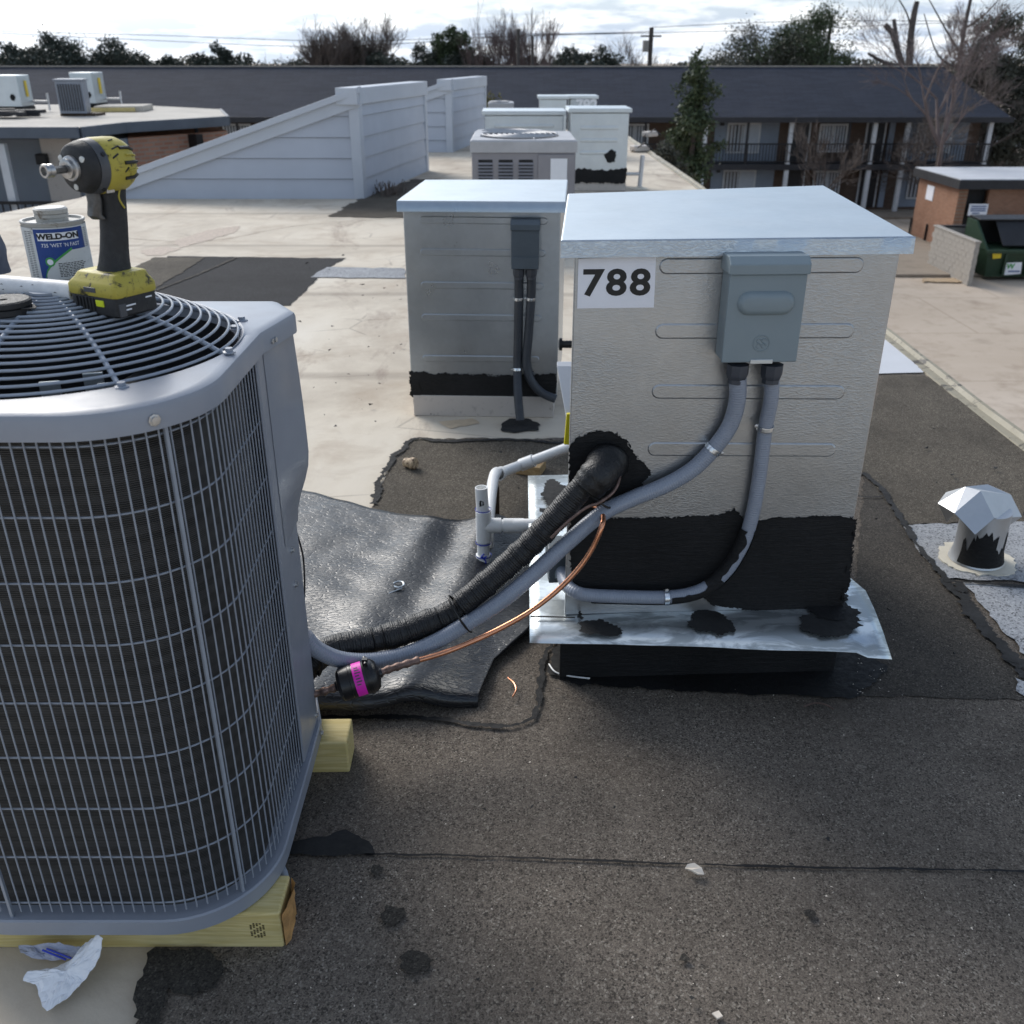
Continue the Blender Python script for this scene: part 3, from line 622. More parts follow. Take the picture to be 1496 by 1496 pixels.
m = MB(); m.box(D0 + ax_f * .0405 + ax_s * .016 + ZU * .021, (.003, .017, .010), math.atan2(ax_f.y, ax_f.x)); m.build('level_button', M['lime'], dr, 0, .001)
m = MB(); m.box(D0 + ax_f * .0425 + ax_s * .000 + ZU * .041, (.002, .026, .008), math.atan2(ax_f.y, ax_f.x)); m.build('badge', M['toolgrey'], dr, 0, .001)
m = MB(); m.box(D0 + ax_f * .030 + ax_s * .052 + ZU * .012, (.012, .004, .020), math.atan2(ax_f.y, ax_f.x)); m.build('release_tab', M['toolgrey'], dr, 0, .001)
for i, (a, h, wd) in enumerate(((.012, .018, .018), (.016, .012, .010), (-.018, .024, .012))):
    m = MB(); m.box(D0 + ax_f * a * 1.2 + ax_s * .0533 + ZU * h, (wd, .0006, .0022), math.atan2(ax_f.y, ax_f.x)); m.build('print', M['white'], dr, 0)
HC = D0 + ZU * .217 + V((.006, 0, 0)); KA, KR = .76, 1.07
hb, ht = D0 + ZU * .060 - ax_f * .008, HC - ax_f * .022
secs = []
for i in range(11):
    t = i / 10; cpt = hb.lerp(ht, t) - ax_f * .006 * math.sin(t * math.pi); wa = .0235 - .003 * math.sin(t * math.pi) + (.010 * max(0, t - .75) * 4) ; ws = .0185 - .002 * math.sin(t * math.pi) + .008 * max(0, .15 - t) * 6
    secs.append(rrect(cpt, ax_f, ax_s, wa, ws, .85, 6))
m = MB(); m.loft(secs); m.build('handle', M['toolblack'], dr, 60)
m = MB(); m.loft([rrect(hb.lerp(ht, t) + ax_f * (.026 + k), ax_f, ax_s, .010, .0095, .8, 5) for t, k in ((.52, -.006), (.56, .002), (.68, .0), (.82, .004), (.86, .003))]); m.build('trigger', M['darksteel'], dr, 50)
m = MB(); m.tube(spline([hb.lerp(ht, .9) + ax_s * .019 - ax_f * .016, hb.lerp(ht, .72) + ax_s * .0175 - ax_f * .004, hb.lerp(ht, .6) + ax_s * .017 - ax_f * .014], 5), .0015, 6); m.build('grip_accent', M['toolyellow'], dr, 50)
def hl(prof, name, mat, sm=40, seg=36):
    m = MB(); m.lathe([(a_ * KR, h_ * KA) for a_, h_ in prof], HC, ax_f, seg); return m.build(name, M[mat], dr, sm)
hl([(0, -.071), (.024, -.071), (.032, -.064), (.0365, -.05), (.0375, -.03), (.0375, .0), (.036, .004)], 'motor_housing', 'toolyellow')
hl([(.0362, .004), (.0372, .006), (.0355, .022), (.0345, .024)], 'gear_case', 'toolgrey')
hl([(.034, .024), (.035, .027), (.0315, .044), (.028, .049), (.017, .052), (.012, .052)], 'nose_bumper', 'toolblack')
hl([(.017, .052), (.0165, .057), (.0155, .058), (.013, .059), (.013, .066), (.0115, .067), (.0075, .067)], 'chuck_collar', 'steel')
hl([(.0052, .062), (.0052, .099)], 'bit_shank', 'darksteel', 20, 6)
hl([(.0065, .095), (.0088, .097), (.0088, .102), (.0078, .104), (.0078, .106), (.0092, .108), (.0092, .113), (.0085, .1145), (.0058, .1145), (.0052, .106)], 'bit_socket', 'steel')
e2 = ax_f.cross(ZU)
for k in range(3):
    a = R(30 + 120 * k); m = MB(); m.lathe([(.0045, 0), (.0045, .003), (0, .0035)], HC + ax_f * .0475 * KA + (ZU * math.sin(a) + e2 * math.cos(a)) * .0245 * KR, ax_f, 10); m.build('led', M['led'], dr, 30)
for k in range(5):
    for s_ in (1, -1):
        a0 = R(38 - 16 * k); n_ = (ZU * math.sin(a0) + ax_s * s_ * math.cos(a0))
        m = MB(); m.tube([HC - ax_f * .0665 * KA + n_ * .031 * KR, HC - ax_f * .052 * KA + n_ * .0372 * KR, HC - ax_f * (.038 if k % 2 else .030) * KA + n_ * .0380 * KR], .0016 if k % 2 else .0026, 6); m.build('vent_rib', M['toolyellow'] if k % 2 else M['black'], dr, 40)
for px_, py_, pz_, l_ in ((-.02, .5, .85, .012), (-.005, .95, .3, .016), (-.028, .9, -.2, .010), (-.012, .8, .6, .02)):
    n_ = (ax_s * py_ + ZU * pz_).normalized(); m = MB(); m.tube([HC + ax_f * px_ * KA + n_ * .0372 * KR, HC + ax_f * (px_ - l_) * KA + (n_ + ZU * .15).normalized() * .0374 * KR], .0014, 5); m.build('scuff', M['black'], dr, 40)
m = MB(); m.box(HC + ax_s * .020 - ZU * .034 - ax_f * .004, (.014, .004, .008), math.atan2(ax_f.y, ax_f.x)); m.build('selector', M['steel'], dr, 0, .001)
for k in range(2):
    m = MB(); m.lathe([(.0035, 0), (.0035, .003), (0, .003)], HC + ax_f * .013 * KA + (ax_s * math.cos(R(28 - 80 * k)) + ZU * math.sin(R(28 - 80 * k))) * .0355 * KR, ax_s * math.cos(R(28 - 80 * k)) + ZU * math.sin(R(28 - 80 * k)), 6); m.build('screw', M['black'], dr, 0)

# can of pipe cement
cc_ = P(94, 408, 1.70); CANR = .0515; cz = cc_.z
cn = thing('cement_can', 'battered pint can of pipe cement with blue and white label behind the driver', 'can', cc_)
m = MB(); m.lathe([(CANR - .002, 0), (CANR, .002), (CANR, .004), (CANR - .0012, .006), (CANR - .0012, .098), (CANR, .1), (CANR + .0012, .103), (CANR, .1045), (CANR - .004, .104), (CANR - .006, .1), (.028, .1)], cc_, seg=48); m.build('body', M['tin'], cn, 40)
m = MB(); m.lathe([(.026, .1), (.026, .107), (.0275, .108), (.0275, .113), (.026, .1135), (.0275, .115), (.0275, .121), (.024, .1235), (0, .1235)], cc_, seg=32); m.build('cap', M['tin'], cn, 30)
def wrap(m, r, a_mid):
    """bends flat work (x = arc length, y = height, z = proud) round the can"""
    out = []
    for q in m.v:
        a = a_mid + q.x / r; out.append(cc_ + V((math.cos(a) * (r + q.z), math.sin(a) * (r + q.z), q.y)))
    m.v = out; return m
am = math.atan2(-cc_.y, -cc_.x) + R(2)
def wrapped(name, mat, x0, x1, y0, y1, z, parent, shape=None):
    m = MB(); n = max(2, int(abs(x1 - x0) / .004)); tp = shape or (lambda x: y1)
    m.grid([[V((x0 + (x1 - x0) * i / n, y0, z)) for i in range(n + 1)], [V((x0 + (x1 - x0) * i / n, tp(x0 + (x1 - x0) * i / n), z)) for i in range(n + 1)]])
    return wrap(m, CANR, am).build(name, mat, parent, 60)
lab = wrapped('label', M['canwhite'], -.12, .12, .009, .096, .0002, cn)
wrapped('blue_panel', M['canlabel'], -.038, .048, .040, .094, .0006, lab)
wrapped('blue_panel', M['canlabel'], -.038, -.004, .012, .040, .0006, lab, lambda x: .040)
wrapped('white_panel', M['canwhite'], -.028, .060, .010, .058, .0009, lab, lambda x: .012 + .046 * min(1, max(0, (x + .03) / .05)) ** .6)
m = MB(); m.grid([[V((-.030 + .05 * i / 12, .012 + .046 * (i / 12) ** .6, .0012)) for i in range(13)], [V((-.030 + .05 * i / 12, .016 + .046 * (i / 12) ** .6, .0012)) for i in range(13)]]); wrap(m, CANR, am).build('green_swoosh', M['cangreen'], lab, 60)
m = MB(); m.poly([V((-.018 + .008 * math.cos(k * .524), .040 + .008 * math.sin(k * .524), .0015)) for k in range(12)]); wrap(m, CANR, am).build('green_mark', M['cangreen'], lab, 0)
m = MB(); m.poly([V((-.018 + .005 * math.cos(k * .524), .040 + .005 * math.sin(k * .524), .0018)) for k in range(12)]); wrap(m, CANR, am).build('white_mark', M['white'], lab, 0)
wrapped('white_panel', M['white'], -.032, .036, .075, .088, .0009, lab)
def can_text(s, size, x, y, mat, z, bold=0.0, sx=1.0):
    m = text_mb(s, size, .0001, bold, 'CENTER', sx); m.v = [V((q.x + x, q.y + y, q.z + z)) for q in m.v]; wrap(m, CANR, am).build('lettering', mat, lab, 0)
can_text('WELD-ON', .0125, .002, .0815, M['black'], .0013, .0006, 1.18)
can_text("735 'WET 'N FAST", .0088, .004, .067, M['white'], .0011, 0.0, .92)
for k in range(9):
    y = .036 - .0027 * k; m = MB(); rr2 = random.Random(k); x = -.006
    while x < .036:
        w_ = rr2.uniform(.002, .007); m.add([(x, y, .0012), (x + w_, y, .0012), (x + w_, y + .0013, .0012), (x, y + .0013, .0012)], [(0, 1, 2, 3)]); x += w_ + .0014
    wrap(m, CANR, am).build('small_print', M['black'], lab, 0)
for sx_ in (-1, 1):
    m = MB()
    for k in range(26):
        y = .014 + .003 * k; m.add([(sx_ * .052 - .008, y, .0008), (sx_ * .052 + .008, y, .0008), (sx_ * .052 + .008, y + .0012, .0008), (sx_ * .052 - .008, y + .0012, .0008)], [(0, 1, 2, 3)])
    wrap(m, CANR, am).build('small_print', M['toolgrey'], lab, 0)

pp = thing('pipe_offcut', 'white PVC pipe offcut lying on the fan guard in front of the can', 'pipe', P(60, 425, 1.56))
pa, pe = P(-60, 412, 1.60), P(112, 427, 1.52); pd = (pe - pa).normalized(); LL = (pe - pa).length
m = MB(); m.lathe([(.0172, 0), (.0172, LL), (.0142, LL), (.0142, LL - .06), (.0, LL - .06)], pa, pd, 28); m.build('tube', M['pvcdirty'], pp, 40)
m = MB()
for k in range(26):
    a = rr.uniform(0, 6.28); t = rr.uniform(.3, .98); u = ZU * math.sin(a) + pd.cross(ZU) * math.cos(a); m.add([pa + pd * (LL * t) + u * .0174, pa + pd * (LL * t + rr.uniform(.002, .008)) + u * .0174, pa + pd * (LL * t + .003) + (u + ZU * .1).normalized() * .0175], [(0, 1, 2)])
m.build('smudge', M['blackink'], pp, 0)
tp_ = P(8, 452, 1.45)
tr = thing('tape_roll', 'black tape roll lying on the fan guard at the left picture edge', 'tape', tp_)
m = MB(); m.lathe([(.006, 0), (.036, 0), (.038, .002), (.038, .010), (.035, .0115), (.039, .013), (.039, .020), (.036, .022), (.006, .021), (.006, 0)], tp_ - V((0, 0, .006)), (0.0, -.0, 1), 40, False); m.build('roll', M['toolblack'], tr, 30)
m = MB(); m.tube(spline([tp_ + V((.034, -.02, .006)), tp_ + V((.046, -.004, .003)), tp_ + V((.036, .014, .004))], 4), .003, 6, flat=.4); m.build('loose_end', M['toolblack'], tr, 40)
cp_ = P(-14, 398, 1.72)
m = MB(); rows = []
for i in range(10):
    t = i / 9; rows.append([cp_ + V((math.cos(a * .5236) * (.036 - .012 * t * t) * (1 + .22 * mn.noise(V((a * .7, t * 3, 1)))), math.sin(a * .5236) * .03, t * .085 - .01 * mn.noise(V((a, t * 2, 4))))) for a in range(12)])
m.loft(rows); tag(m.build('work_glove', M['cloth'], None, 60), 'crumpled grey blue cloth standing at the left picture edge beside the can', 'cloth')

# ------------------------------------------------------------------ SHEET METAL CABINETS
class Cab:
    def __init__(s, FL, FR_, BR, BL, z0, z1): 
        s.q = [V((*p, 0)) for p in (FL, FR_, BR, BL)]; s.z0 = z0; s.z1 = z1; s.u = (s.q[1] - s.q[0]).normalized(); s.n = V((s.u.y, -s.u.x, 0))
    def f(s, x, y, off=0.0): return onplane(x, y, s.q[0] + s.n * off, s.n)
    def body(s): m = MB(); m.prism([p + V((0, 0, s.z0)) for p in s.q], (0, 0, s.z1 - s.z0)); return m
def stadium(a, b, r, n=8):
    d = (b - a).normalized(); up = ZU; out = []
    for k in range(n + 1): t = R(90 + 180 * k / n); out.append(a + d * r * math.cos(t) + up * r * math.sin(t))
    for k in range(n + 1): t = R(-90 + 180 * k / n); out.append(b + d * r * math.cos(t) + up * r * math.sin(t))
    return out
def rib(cab, p0, p1, hpx, parent, mat, h=.0026):
    a, b = cab.f(*p0), cab.f(*p1); r_ = hpx; a = a + cab.u * r_; b = b - cab.u * r_; m = MB()
    L = [[q + cab.n * .0004 for q in stadium(a, b, r_)], [q + cab.n * h * .75 for q in stadium(a, b, r_ - .0020)], [q + cab.n * h for q in stadium(a, b, r_ - .0034)], [q + cab.n * h for q in stadium(a, b, r_ - .008)]]
    m.loft(L); return m.build('rib', mat, parent, 0)
def lid(corn, z0, z1, mat, parent, edge):
    q = [V((*p, 0)) for p in corn]; ctr = sum(q, V((0, 0, 0))) / 4; m = MB()
    sh = lambda k: [p + (ctr - p).normalized() * k for p in q]
    m.loft([[p + V((0, 0, z0)) for p in q], [p + V((0, 0, z1 - .003)) for p in q], [p + V((0, 0, z1)) for p in sh(.003)]])
    o = m.build('lid', mat, parent, 0, .002); return o

# --- the tall cabinet numbered 788
A = Cab((.135, 2.095), (.855, 2.130), (.918, 2.985), (.188, 2.805), .2, 1.125)
ca = thing('equipment_cabinet', 'tall galvanized sheet metal cabinet numbered 788 with tarred foot on a flashed curb', 'cabinet', (.52, 2.5, 0))
A.body().build('body', M['galv'], ca, 0, .004)
ld = lid([(.104, 2.078), (.880, 2.126), (.952, 3.045), (.160, 2.85)], 1.112, 1.148, M['galvlid'], ca, None)
rw = MB()                                                    # folded front edge of the lid
f0, f1 = V((.104, 2.0755, 1.111)), V((.880, 2.1235, 1.111)); rows = []
for h, o_ in ((0, -.001), (.0006, -.0035), (.034, .0), (.0365, .002)): rows.append([f0.lerp(f1, i / 60) + V((0, o_ + .0012 * mn.noise(V((i * .55, h * 90, 0))), h)) for i in range(61)])
rw.grid(rows); rw.build('lid_edge', M['galvedge'], ca, 30)
for p0, p1 in (((963, 389), (1262, 387)), ((957, 484), (1248, 483)), ((952, 572), (1234, 573)), ((946, 656), (1221, 657))): rib(A, p0, p1, .0175, ca, M['galv'])
# number plate
n0 = [A.f(*p, .001) for p in ((845, 378), (958.5, 373), (955, 449), (843, 450.5))]
m = MB(); m.prism(n0, A.n * .0015); pl = m.build('number_plate', M['signwhite'], ca, 0)
m = text_mb('788', .079, .0003, .0021, 'CENTER', 1.18, 1.13); place(m, sum(n0, V((0, 0, 0))) / 4 + A.n * .0020 - ZU * .002, A.u, ZU, A.n); m.build('lettering', M['black'], pl, 0)
m = MB(); m.prism([(.125, 2.085, 0), (.868, 2.118, 0), (.93, 3.0, 0), (.178, 2.815, 0)], (0, 0, .196)); m.build('curb', M['tar'], ca, 0, .006)
# flashing: one bent sheet laid over the curb
fl = [G(775, 939, .19), G(1302, 958, .185), G(1238, 848, .2), G(862, 520, .2), G(790, 664, .2), G(787, 800, .2)]
c0, c1, c2, c3 = G(774, 938, .185), G(1304, 959, .180), V((1.03, 3.06, .200)), V((.055, 3.0, .200)); rows = []
for i in range(13):
    v_ = i / 12; row = []
    for j in range(31):
        u_ = j / 30; p = c0.lerp(c1, u_).lerp(c3.lerp(c2, u_), v_); k = max(0, 1 - v_ * 5.5)
        p.z = .2 - .018 * k ** 2 + .006 * k * mn.noise(V((u_ * 4, 0, 2))) + .010 * k * math.sin(u_ * 3.1) - (.012 * k if u_ > .9 else 0); p.y -= .006 * k * math.sin(u_ * math.pi)
        if u_ > .93: p.x -= .10 * (v_ > .25) * (u_ - .93) / .07 * min(1, (v_ - .25) * 4)
        row.append(p)
    rows.append(row)
m = MB(); m.grid(rows); m.build('flashing', M['galvplate'], ca, 60, 0, .0015)
def on_face(name, cab, px, off, mat, parent, step=.006, amp=.005, seed=1, strokes=0):
    m = MB(); rs = random.Random(seed)
    if strokes:                                                # dry-brush hairs along the edge
        base = evenly([cab.f(x, y, off) for x, y in px] + [cab.f(*px[0], off)], .004); cen = sum(base, V((0, 0, 0))) / len(base)
        for i in range(1, len(base) - 1):
            if rs.random() > strokes: continue
            t = (base[i + 1] - base[i - 1]).normalized(); o_ = t.cross(cab.n); o_ = o_ if o_.dot(base[i] - cen) > 0 else -o_
            d = (t * rs.choice((-1, 1)) * rs.uniform(.4, 1) + o_ * rs.uniform(.1, .75)).normalized(); L = rs.uniform(.003, .012); w_ = d.cross(cab.n) * rs.uniform(.0006, .0018); p = base[i] - o_ * .002 + cab.n * rs.uniform(.0002, .0008)
            m.add([p - w_ * 1.4, p + d * L * .6 - w_, p + d * L, p + d * L * .5 + w_, p + w_ * 1.4], [(0, 1, 2, 3, 4)])
    m.poly(ragged([cab.f(x, y, off) for x, y in px], step, amp, seed, cab.n)); return m.build(name, mat, parent, 0, 0, .0012, True, 1)
on_face('tar_coat', A, [(832, 652), (842, 641), (868, 631), (893, 631), (915, 643), (925, 662), (940, 676), (951, 692), (936, 705), (944, 714), (918, 732), (896, 742), (882, 757), (960, 757), (1050, 753), (1062, 748), (1074, 744), (1086, 757), (1110, 762), (1130, 757), (1180, 756), (1222, 754), (1252, 759), (1246, 800), (1243, 845), (1228, 893), (1100, 892), (1040, 884), (1020, 866), (960, 867), (860, 865), (838, 852), (832, 800)], .0015, M['tar'], ca, .0035, .0032, 2, .55)
on_face('tar_coat', A, [(862, 672), (880, 655), (905, 664), (910, 690), (896, 712), (868, 715), (856, 695)], .0032, M['wrap'], ca, .006, .004, 4)
sd = MB(); a_, b_ = A.q[1], A.q[2]; sn = V(((b_ - a_).y, -(b_ - a_).x, 0)).normalized()
sd.poly(ragged([a_ + sn * .0015 + V((0, 0, .2)), b_ + sn * .0015 + V((0, 0, .2)), b_ + sn * .0015 + V((0, 0, .42)), a_ + sn * .0015 + V((0, 0, .43))], .01, .008, 9, sn)); sd.build('tar_coat', M['tar'], ca, 0)
for k, px in enumerate(([(1008, 893), (1035, 886), (1062, 900), (1076, 922), (1050, 929), (1020, 921), (1005, 908)], [(1172, 905), (1200, 885), (1225, 880), (1252, 892), (1256, 915), (1245, 931), (1200, 929), (1172, 918)], [(842, 908), (880, 905), (908, 920), (895, 926), (852, 922)], [(1170, 880), (1232, 868), (1240, 885), (1225, 905), (1190, 902)], [(790, 720), (806, 700), (830, 715), (830, 740), (800, 738)], [(840, 880), (860, 884), (852, 905), (840, 900)])):
    m = MB(); pts = ragged([G(x, y, .2065 + .0011 * k) for x, y in px], .004, .011, k + 50); m.poly(pts); m.build('tar_smear', M['oldtar'] if k != 3 else M['tar'], ca, 0)
m = MB() if True else MB(); STX = MB(); STX.poly(ragged([G(x, y, .2045) for x, y in ((860, 906), (1000, 900), (1140, 905), (1225, 918), (1215, 936), (1100, 938), (980, 930), (900, 916))], .01, .008, 77))
m = MB(); m.poly(ragged([G(x, y, .2045) for x, y in ((788, 742), (832, 745), (832, 748), (788, 746))], .01, .001, 78)); m.build('seam', M['oldtar'], ca, 0)
m = MB(); m.poly([G(x, y, .2048) for x, y in ((775, 899), (840, 901), (840, 903), (775, 901.5))]); m.build('seam', M['oldtar'], ca, 0)

def disconnect(cab, px, parent, mat, depth, hood, bulge=True, label=None):
    """a wall-hung switch box: tub, lift-off cover, hood, embossed grip and maker's roundel"""
    n = cab.n; u = cab.u; tl, br = cab.f(px[0], px[1], depth), cab.f(px[2], px[3], depth); W_ = (br - tl).dot(u); z1, z0 = tl.z, br.z; ctr = tl + u * (W_ / 2); ctr.z = (z0 + z1) / 2; wall = ctr - n * depth
    ang = math.atan2(u.y, u.x)
    m = MB(); m.box(wall + n * (depth - .010) / 2 + n * .001, (W_ - .004, depth - .010, z1 - z0), ang); b = m.build('disconnect_box', mat, parent, 0, .003)
    if label: b['label'] = label
    m = MB(); m.box(wall + n * (depth - .005) - ZU * (hood / 2), (W_ + .002, .010, z1 - z0 - hood), ang); m.build('cover', mat, b, 0, .003)
    m = MB(); hz_ = z1 - hood / 2; pts = [(0, -.5), (0, .5), (depth - .012, .5), (depth + .006, .1), (depth + .006, -.5)]
    m.prism([V((wall.x, wall.y, hz_)) - u * (W_ / 2 + .004) + n * (a + .001) + ZU * (bb * hood) for a, bb in pts], u * (W_ + .008)); m.build('hood', mat, b, 0, .002)
    if bulge:
        fp = wall + n * depth; a = V((fp.x, fp.y, z0 + (z1 - z0) * .575)) - u * W_ * .22; e_ = a + u * W_ * .44; r_ = (z1 - z0) * .115
        L = [[q + n * h for q in stadium(a, e_, r_ - d, 10)] for d, h in ((0, -.001), (.003, .006), (.008, .011), (.014, .0125))]; m = MB(); m.loft(L); m.build('grip_bulge', mat, b, 50)
        g = V((fp.x, fp.y, z0 + (z1 - z0) * .19)) + n * .0005; m = MB(); rg = (z1 - z0) * .078
        m.tube([g + u * rg * math.cos(k * .2618) + ZU * rg * math.sin(k * .2618) for k in range(24)], .0011, 6, closed=True)
        for k in range(4):
            a0 = R(45 + 90 * k); cc2 = g + (u * math.cos(a0) + ZU * math.sin(a0)) * rg * .45; m.tube([cc2 + u * rg * .28 * math.cos(j * .6) + ZU * rg * .28 * math.sin(j * .6) for j in range(9)], .0010, 5)
        m.build('emblem', mat, b, 50)
    return b
db = disconnect(A, (1070, 376, 1163, 529), ca, M['boxgrey'], .075, .036, True, 'light grey switch box with raised grip and round emblem')
m = MB(); p = A.f(1112, 528, .074); m.box(p, (.05, .006, .010), math.atan2(A.u.y, A.u.x)); m.build('hasp', M['galvlid'], db, 0, .001)
def fittings(cab, pts, off, r_, parent, mat):
    for x, y in pts:
        p = cab.f(x, y, off); m = MB(); m.lathe([(r_ * .8, .012), (r_ * 1.25, .010), (r_ * 1.25, -.012), (r_ * 1.1, -.022), (r_, -.024), (r_, -.034)], p, (0, 0, 1), 8 if parent else 20); m.build('fitting', mat, parent, 30)
fittings(A, ((1078, 538), (1128, 538)), .045, .020, db, M['fitting'])
def ring_clamp(path, k, r_, tab, parent):
    p = path[k]; t = (path[k + 1] - path[k - 1]).normalized(); m = MB()
    m.lathe([(r_ + .0002, -.006), (r_ + .0016, -.006), (r_ + .0022, -.003), (r_ + .0016, 0), (r_ + .0022, .003), (r_ + .0016, .006), (r_ + .0002, .006)], p, t, 20, False)
    q = p + tab; m.box((p + q) / 2 + tab * .4, (tab.length * 1.0 if abs(tab.x) > abs(tab.z) else .012, .003, .012)); o = m.build('clamp', M['clamp'], parent, 40)
    m = MB(); m.lathe([(.005, 0), (.005, .003), (.0, .004)], p + tab * 1.5 - V((0, .003, 0)), A.n, 6); m.build('screw', M['screw'], o, 0)
def ribbed(path, r_, pitch, amp, seg, jit=0.0):
    pts = evenly(path, pitch / 4); rad = []
    for i, p in enumerate(pts): rad.append(r_ + amp * math.sin(i * math.pi / 2) + jit * mn.noise(p * 38) + jit * .55 * mn.noise(p * 190))
    return pts, rad
# conduits and line set of the numbered cabinet
c1w = thing('conduit', 'grey flexible conduit sweeping from the 788 switch box down to the condenser', 'conduit', A.f(1075, 560, .03))
pth = [A.f(1078, 545, .045), A.f(1077, 585, .040), A.f(1066, 622, .030), A.f(1042, 656, .026), A.f(1010, 687, .026), A.f(972, 709, .030), P(925, 728, 2.06), P(880, 750, 2.03), P(830, 792, 2.0), P(780, 838, 1.97), P(730, 880, 1.94), P(680, 912, 1.92), P(635, 938, 1.90), P(590, 957, 1.87), P(540, 966, 1.84), P(495, 963, 1.82), P(462, 948, 1.80), P(445, 930, 1.79)]
sp1 = spline(pth, 8); pts, rad = ribbed(sp1, .0195, .006, .0004, 16); m = MB(); m.tube(pts, rad, 16); m.build('hose', M['conduit'], c1w, 60)
ki = min(range(len(sp1)), key=lambda i: (sp1[i] - A.f(1043, 656, .026)).length); ring_clamp(sp1, ki, .0195, V((.014, 0, -.006)), c1w)
on_face('tar_coat', A, [(905, 712), (940, 700), (952, 690), (945, 712), (960, 716), (925, 728)], .05, M['tar'], ca, .004, .004, 14) if False else None
c2w = thing('conduit', 'grey flexible conduit running down the 788 cabinet and round its tarred foot', 'conduit', A.f(1128, 560, .03))
pth = [A.f(1128, 545, .045), A.f(1126, 585, .036), A.f(1118, 625, .026), A.f(1110, 690, .024), A.f(1100, 748, .024), A.f(1085, 795, .026), A.f(1060, 835, .030), A.f(1025, 862, .034), A.f(980, 872, .036), A.f(920, 872, .036), A.f(865, 870, .036), A.f(843, 866, .032), P(829, 856, 2.10), P(823, 842, 2.15), P(819, 826, 2.20)]
sp2 = spline(pth, 8); pts, rad = ribbed(sp2, .0172, .006, .0004, 16); m = MB(); m.tube(pts, rad, 16); m.build('hose', M['conduit'], c2w, 60)
for px in ((1118, 625), (975, 872)):
    ki = min(range(len(sp2)), key=lambda i: (sp2[i] - A.f(*px, .03)).length); ring_clamp(sp2, ki, .0185, V((-.015, 0, .004)) if px[0] > 1000 else V((0, .002, .014)), c2w)
# tar brushed over its lower run
def smear_tube(path, k0, k1, r_, a0, a1, parent, seed, side=1):
    m = MB(); rows = []; n = k1 - k0
    for i in range(n + 1):
        p = path[k0 + i]; t = (path[k0 + i + 1] - path[k0 + i - 1]).normalized(); e1 = A.n; e2_ = t.cross(e1).normalized() * side; row = []
        b0 = a0 + R(25) * mn.noise(p * 40 + V((seed, 0, 0))) + R(14) * mn.noise(p * 170)
        for j in range(7):
            a = b0 + (a1 - b0) * j / 6; row.append(p + (e1 * math.cos(a) + e2_ * math.sin(a)) * (r_ + .0012))
        rows.append(row)
    m.grid(rows); return m.build('tar_smear', M['tar'], parent, 60)
kk = [min(range(len(sp2)), key=lambda i: (sp2[i] - A.f(*px, .03)).length) for px in ((1092, 775), (1035, 855), (865, 870))]
smear_tube(sp2, kk[0], kk[1], .0185, R(15), R(150), c2w, 1); smear_tube(sp2, kk[0], kk[1], .0185, R(48), R(150), c2w, 2, -1)
smear_tube(sp2, kk[1] + 10, kk[2], .0185, R(50), R(150), c2w, 3, -1); smear_tube(sp2, kk[1] - 4, kk[1] + 10, .0185, R(-20), R(150), c2w, 4, -1)
# side switch box half hidden at the cabinet's left foot
bx = MB(); p = P(812, 822, 2.20); bx.box(p + V((-.0, .02, 0)), (.045, .10, .09), R(4)); b = bx.build('junction_box', M['boxdark'], ca, 0, .003)
m = MB(); m.lathe([(.024, 0), (.024, .02), (.020, .022), (.020, .03)], P(821, 832, 2.185), (.2, -.6, -.7), 14); m.build('fitting', M['boxgrey'], b, 40)

ls = thing('line_set', 'thick black tape wrapped pipe insulation running from the 788 cabinet to the condenser', 'pipe insulation', P(880, 680, 2.08))
up_ = spline([A.f(884, 672, .0), A.f(884, 676, .035), P(874, 690, 2.03), P(850, 712, 2.02), P(815, 753, 2.01), P(775, 795, 2.0), P(735, 832, 1.98), P(700, 862, 1.96), P(672, 884, 1.945)], 10)
pts, rad = ribbed(up_, .0305, .0056, .0007, 20, .0030); m = MB(); m.tube(pts, rad, 22); m.build('upper_sleeve', M['wrap'], ls, 70)
lo_ = spline([P(690, 880, 1.97), P(660, 896, 1.955), P(625, 910, 1.94), P(585, 925, 1.92), P(545, 935, 1.90), P(510, 942, 1.88), P(478, 951, 1.865), P(455, 968, 1.85), P(440, 985, 1.84)], 10)
pts, rad = ribbed(lo_, .0310, .0056, .0007, 20, .0034); rad = [r_ * min(1, .75 + i * .012) for i, r_ in enumerate(rad)]; m = MB(); m.tube(pts, rad, 22); m.build('lower_sleeve', M['wrap'], ls, 70)
m = MB(); pts = evenly(spline([A.f(888, 676, -.01), A.f(886, 678, .03), P(875, 692, 2.02), P(858, 712, 2.012)], 8), .004); m.tube(pts, [.052 - .014 * (i / len(pts)) + .004 * mn.noise(q * 40) + .002 * mn.noise(q * 160) for i, q in enumerate(pts)], 24); m.build('tarred_collar', M['wrap'], ls, 60)
def tie(p, t, r_, sq, parent):
    m = MB(); t = V(t).normalized(); a = (ZU - t * t.z).normalized(); b = t.cross(a)
    m.tube([V(p) + (a * math.cos(k * .2618) * sq + b * math.sin(k * .2618)) * r_ for k in range(24)], .0028, 6, closed=True); return m.build('cable_tie', M['black'], parent, 50)
tie(P(672, 897, 1.935), (-.8, -.15, -.45), .040, 1.35, ls); tie(P(470, 962, 1.835), (-.9, -.2, .25), .032, 1.3, ls); tie(P(868, 722, 2.03), (-.6, -.1, -.7), .042, 1.2, ls)

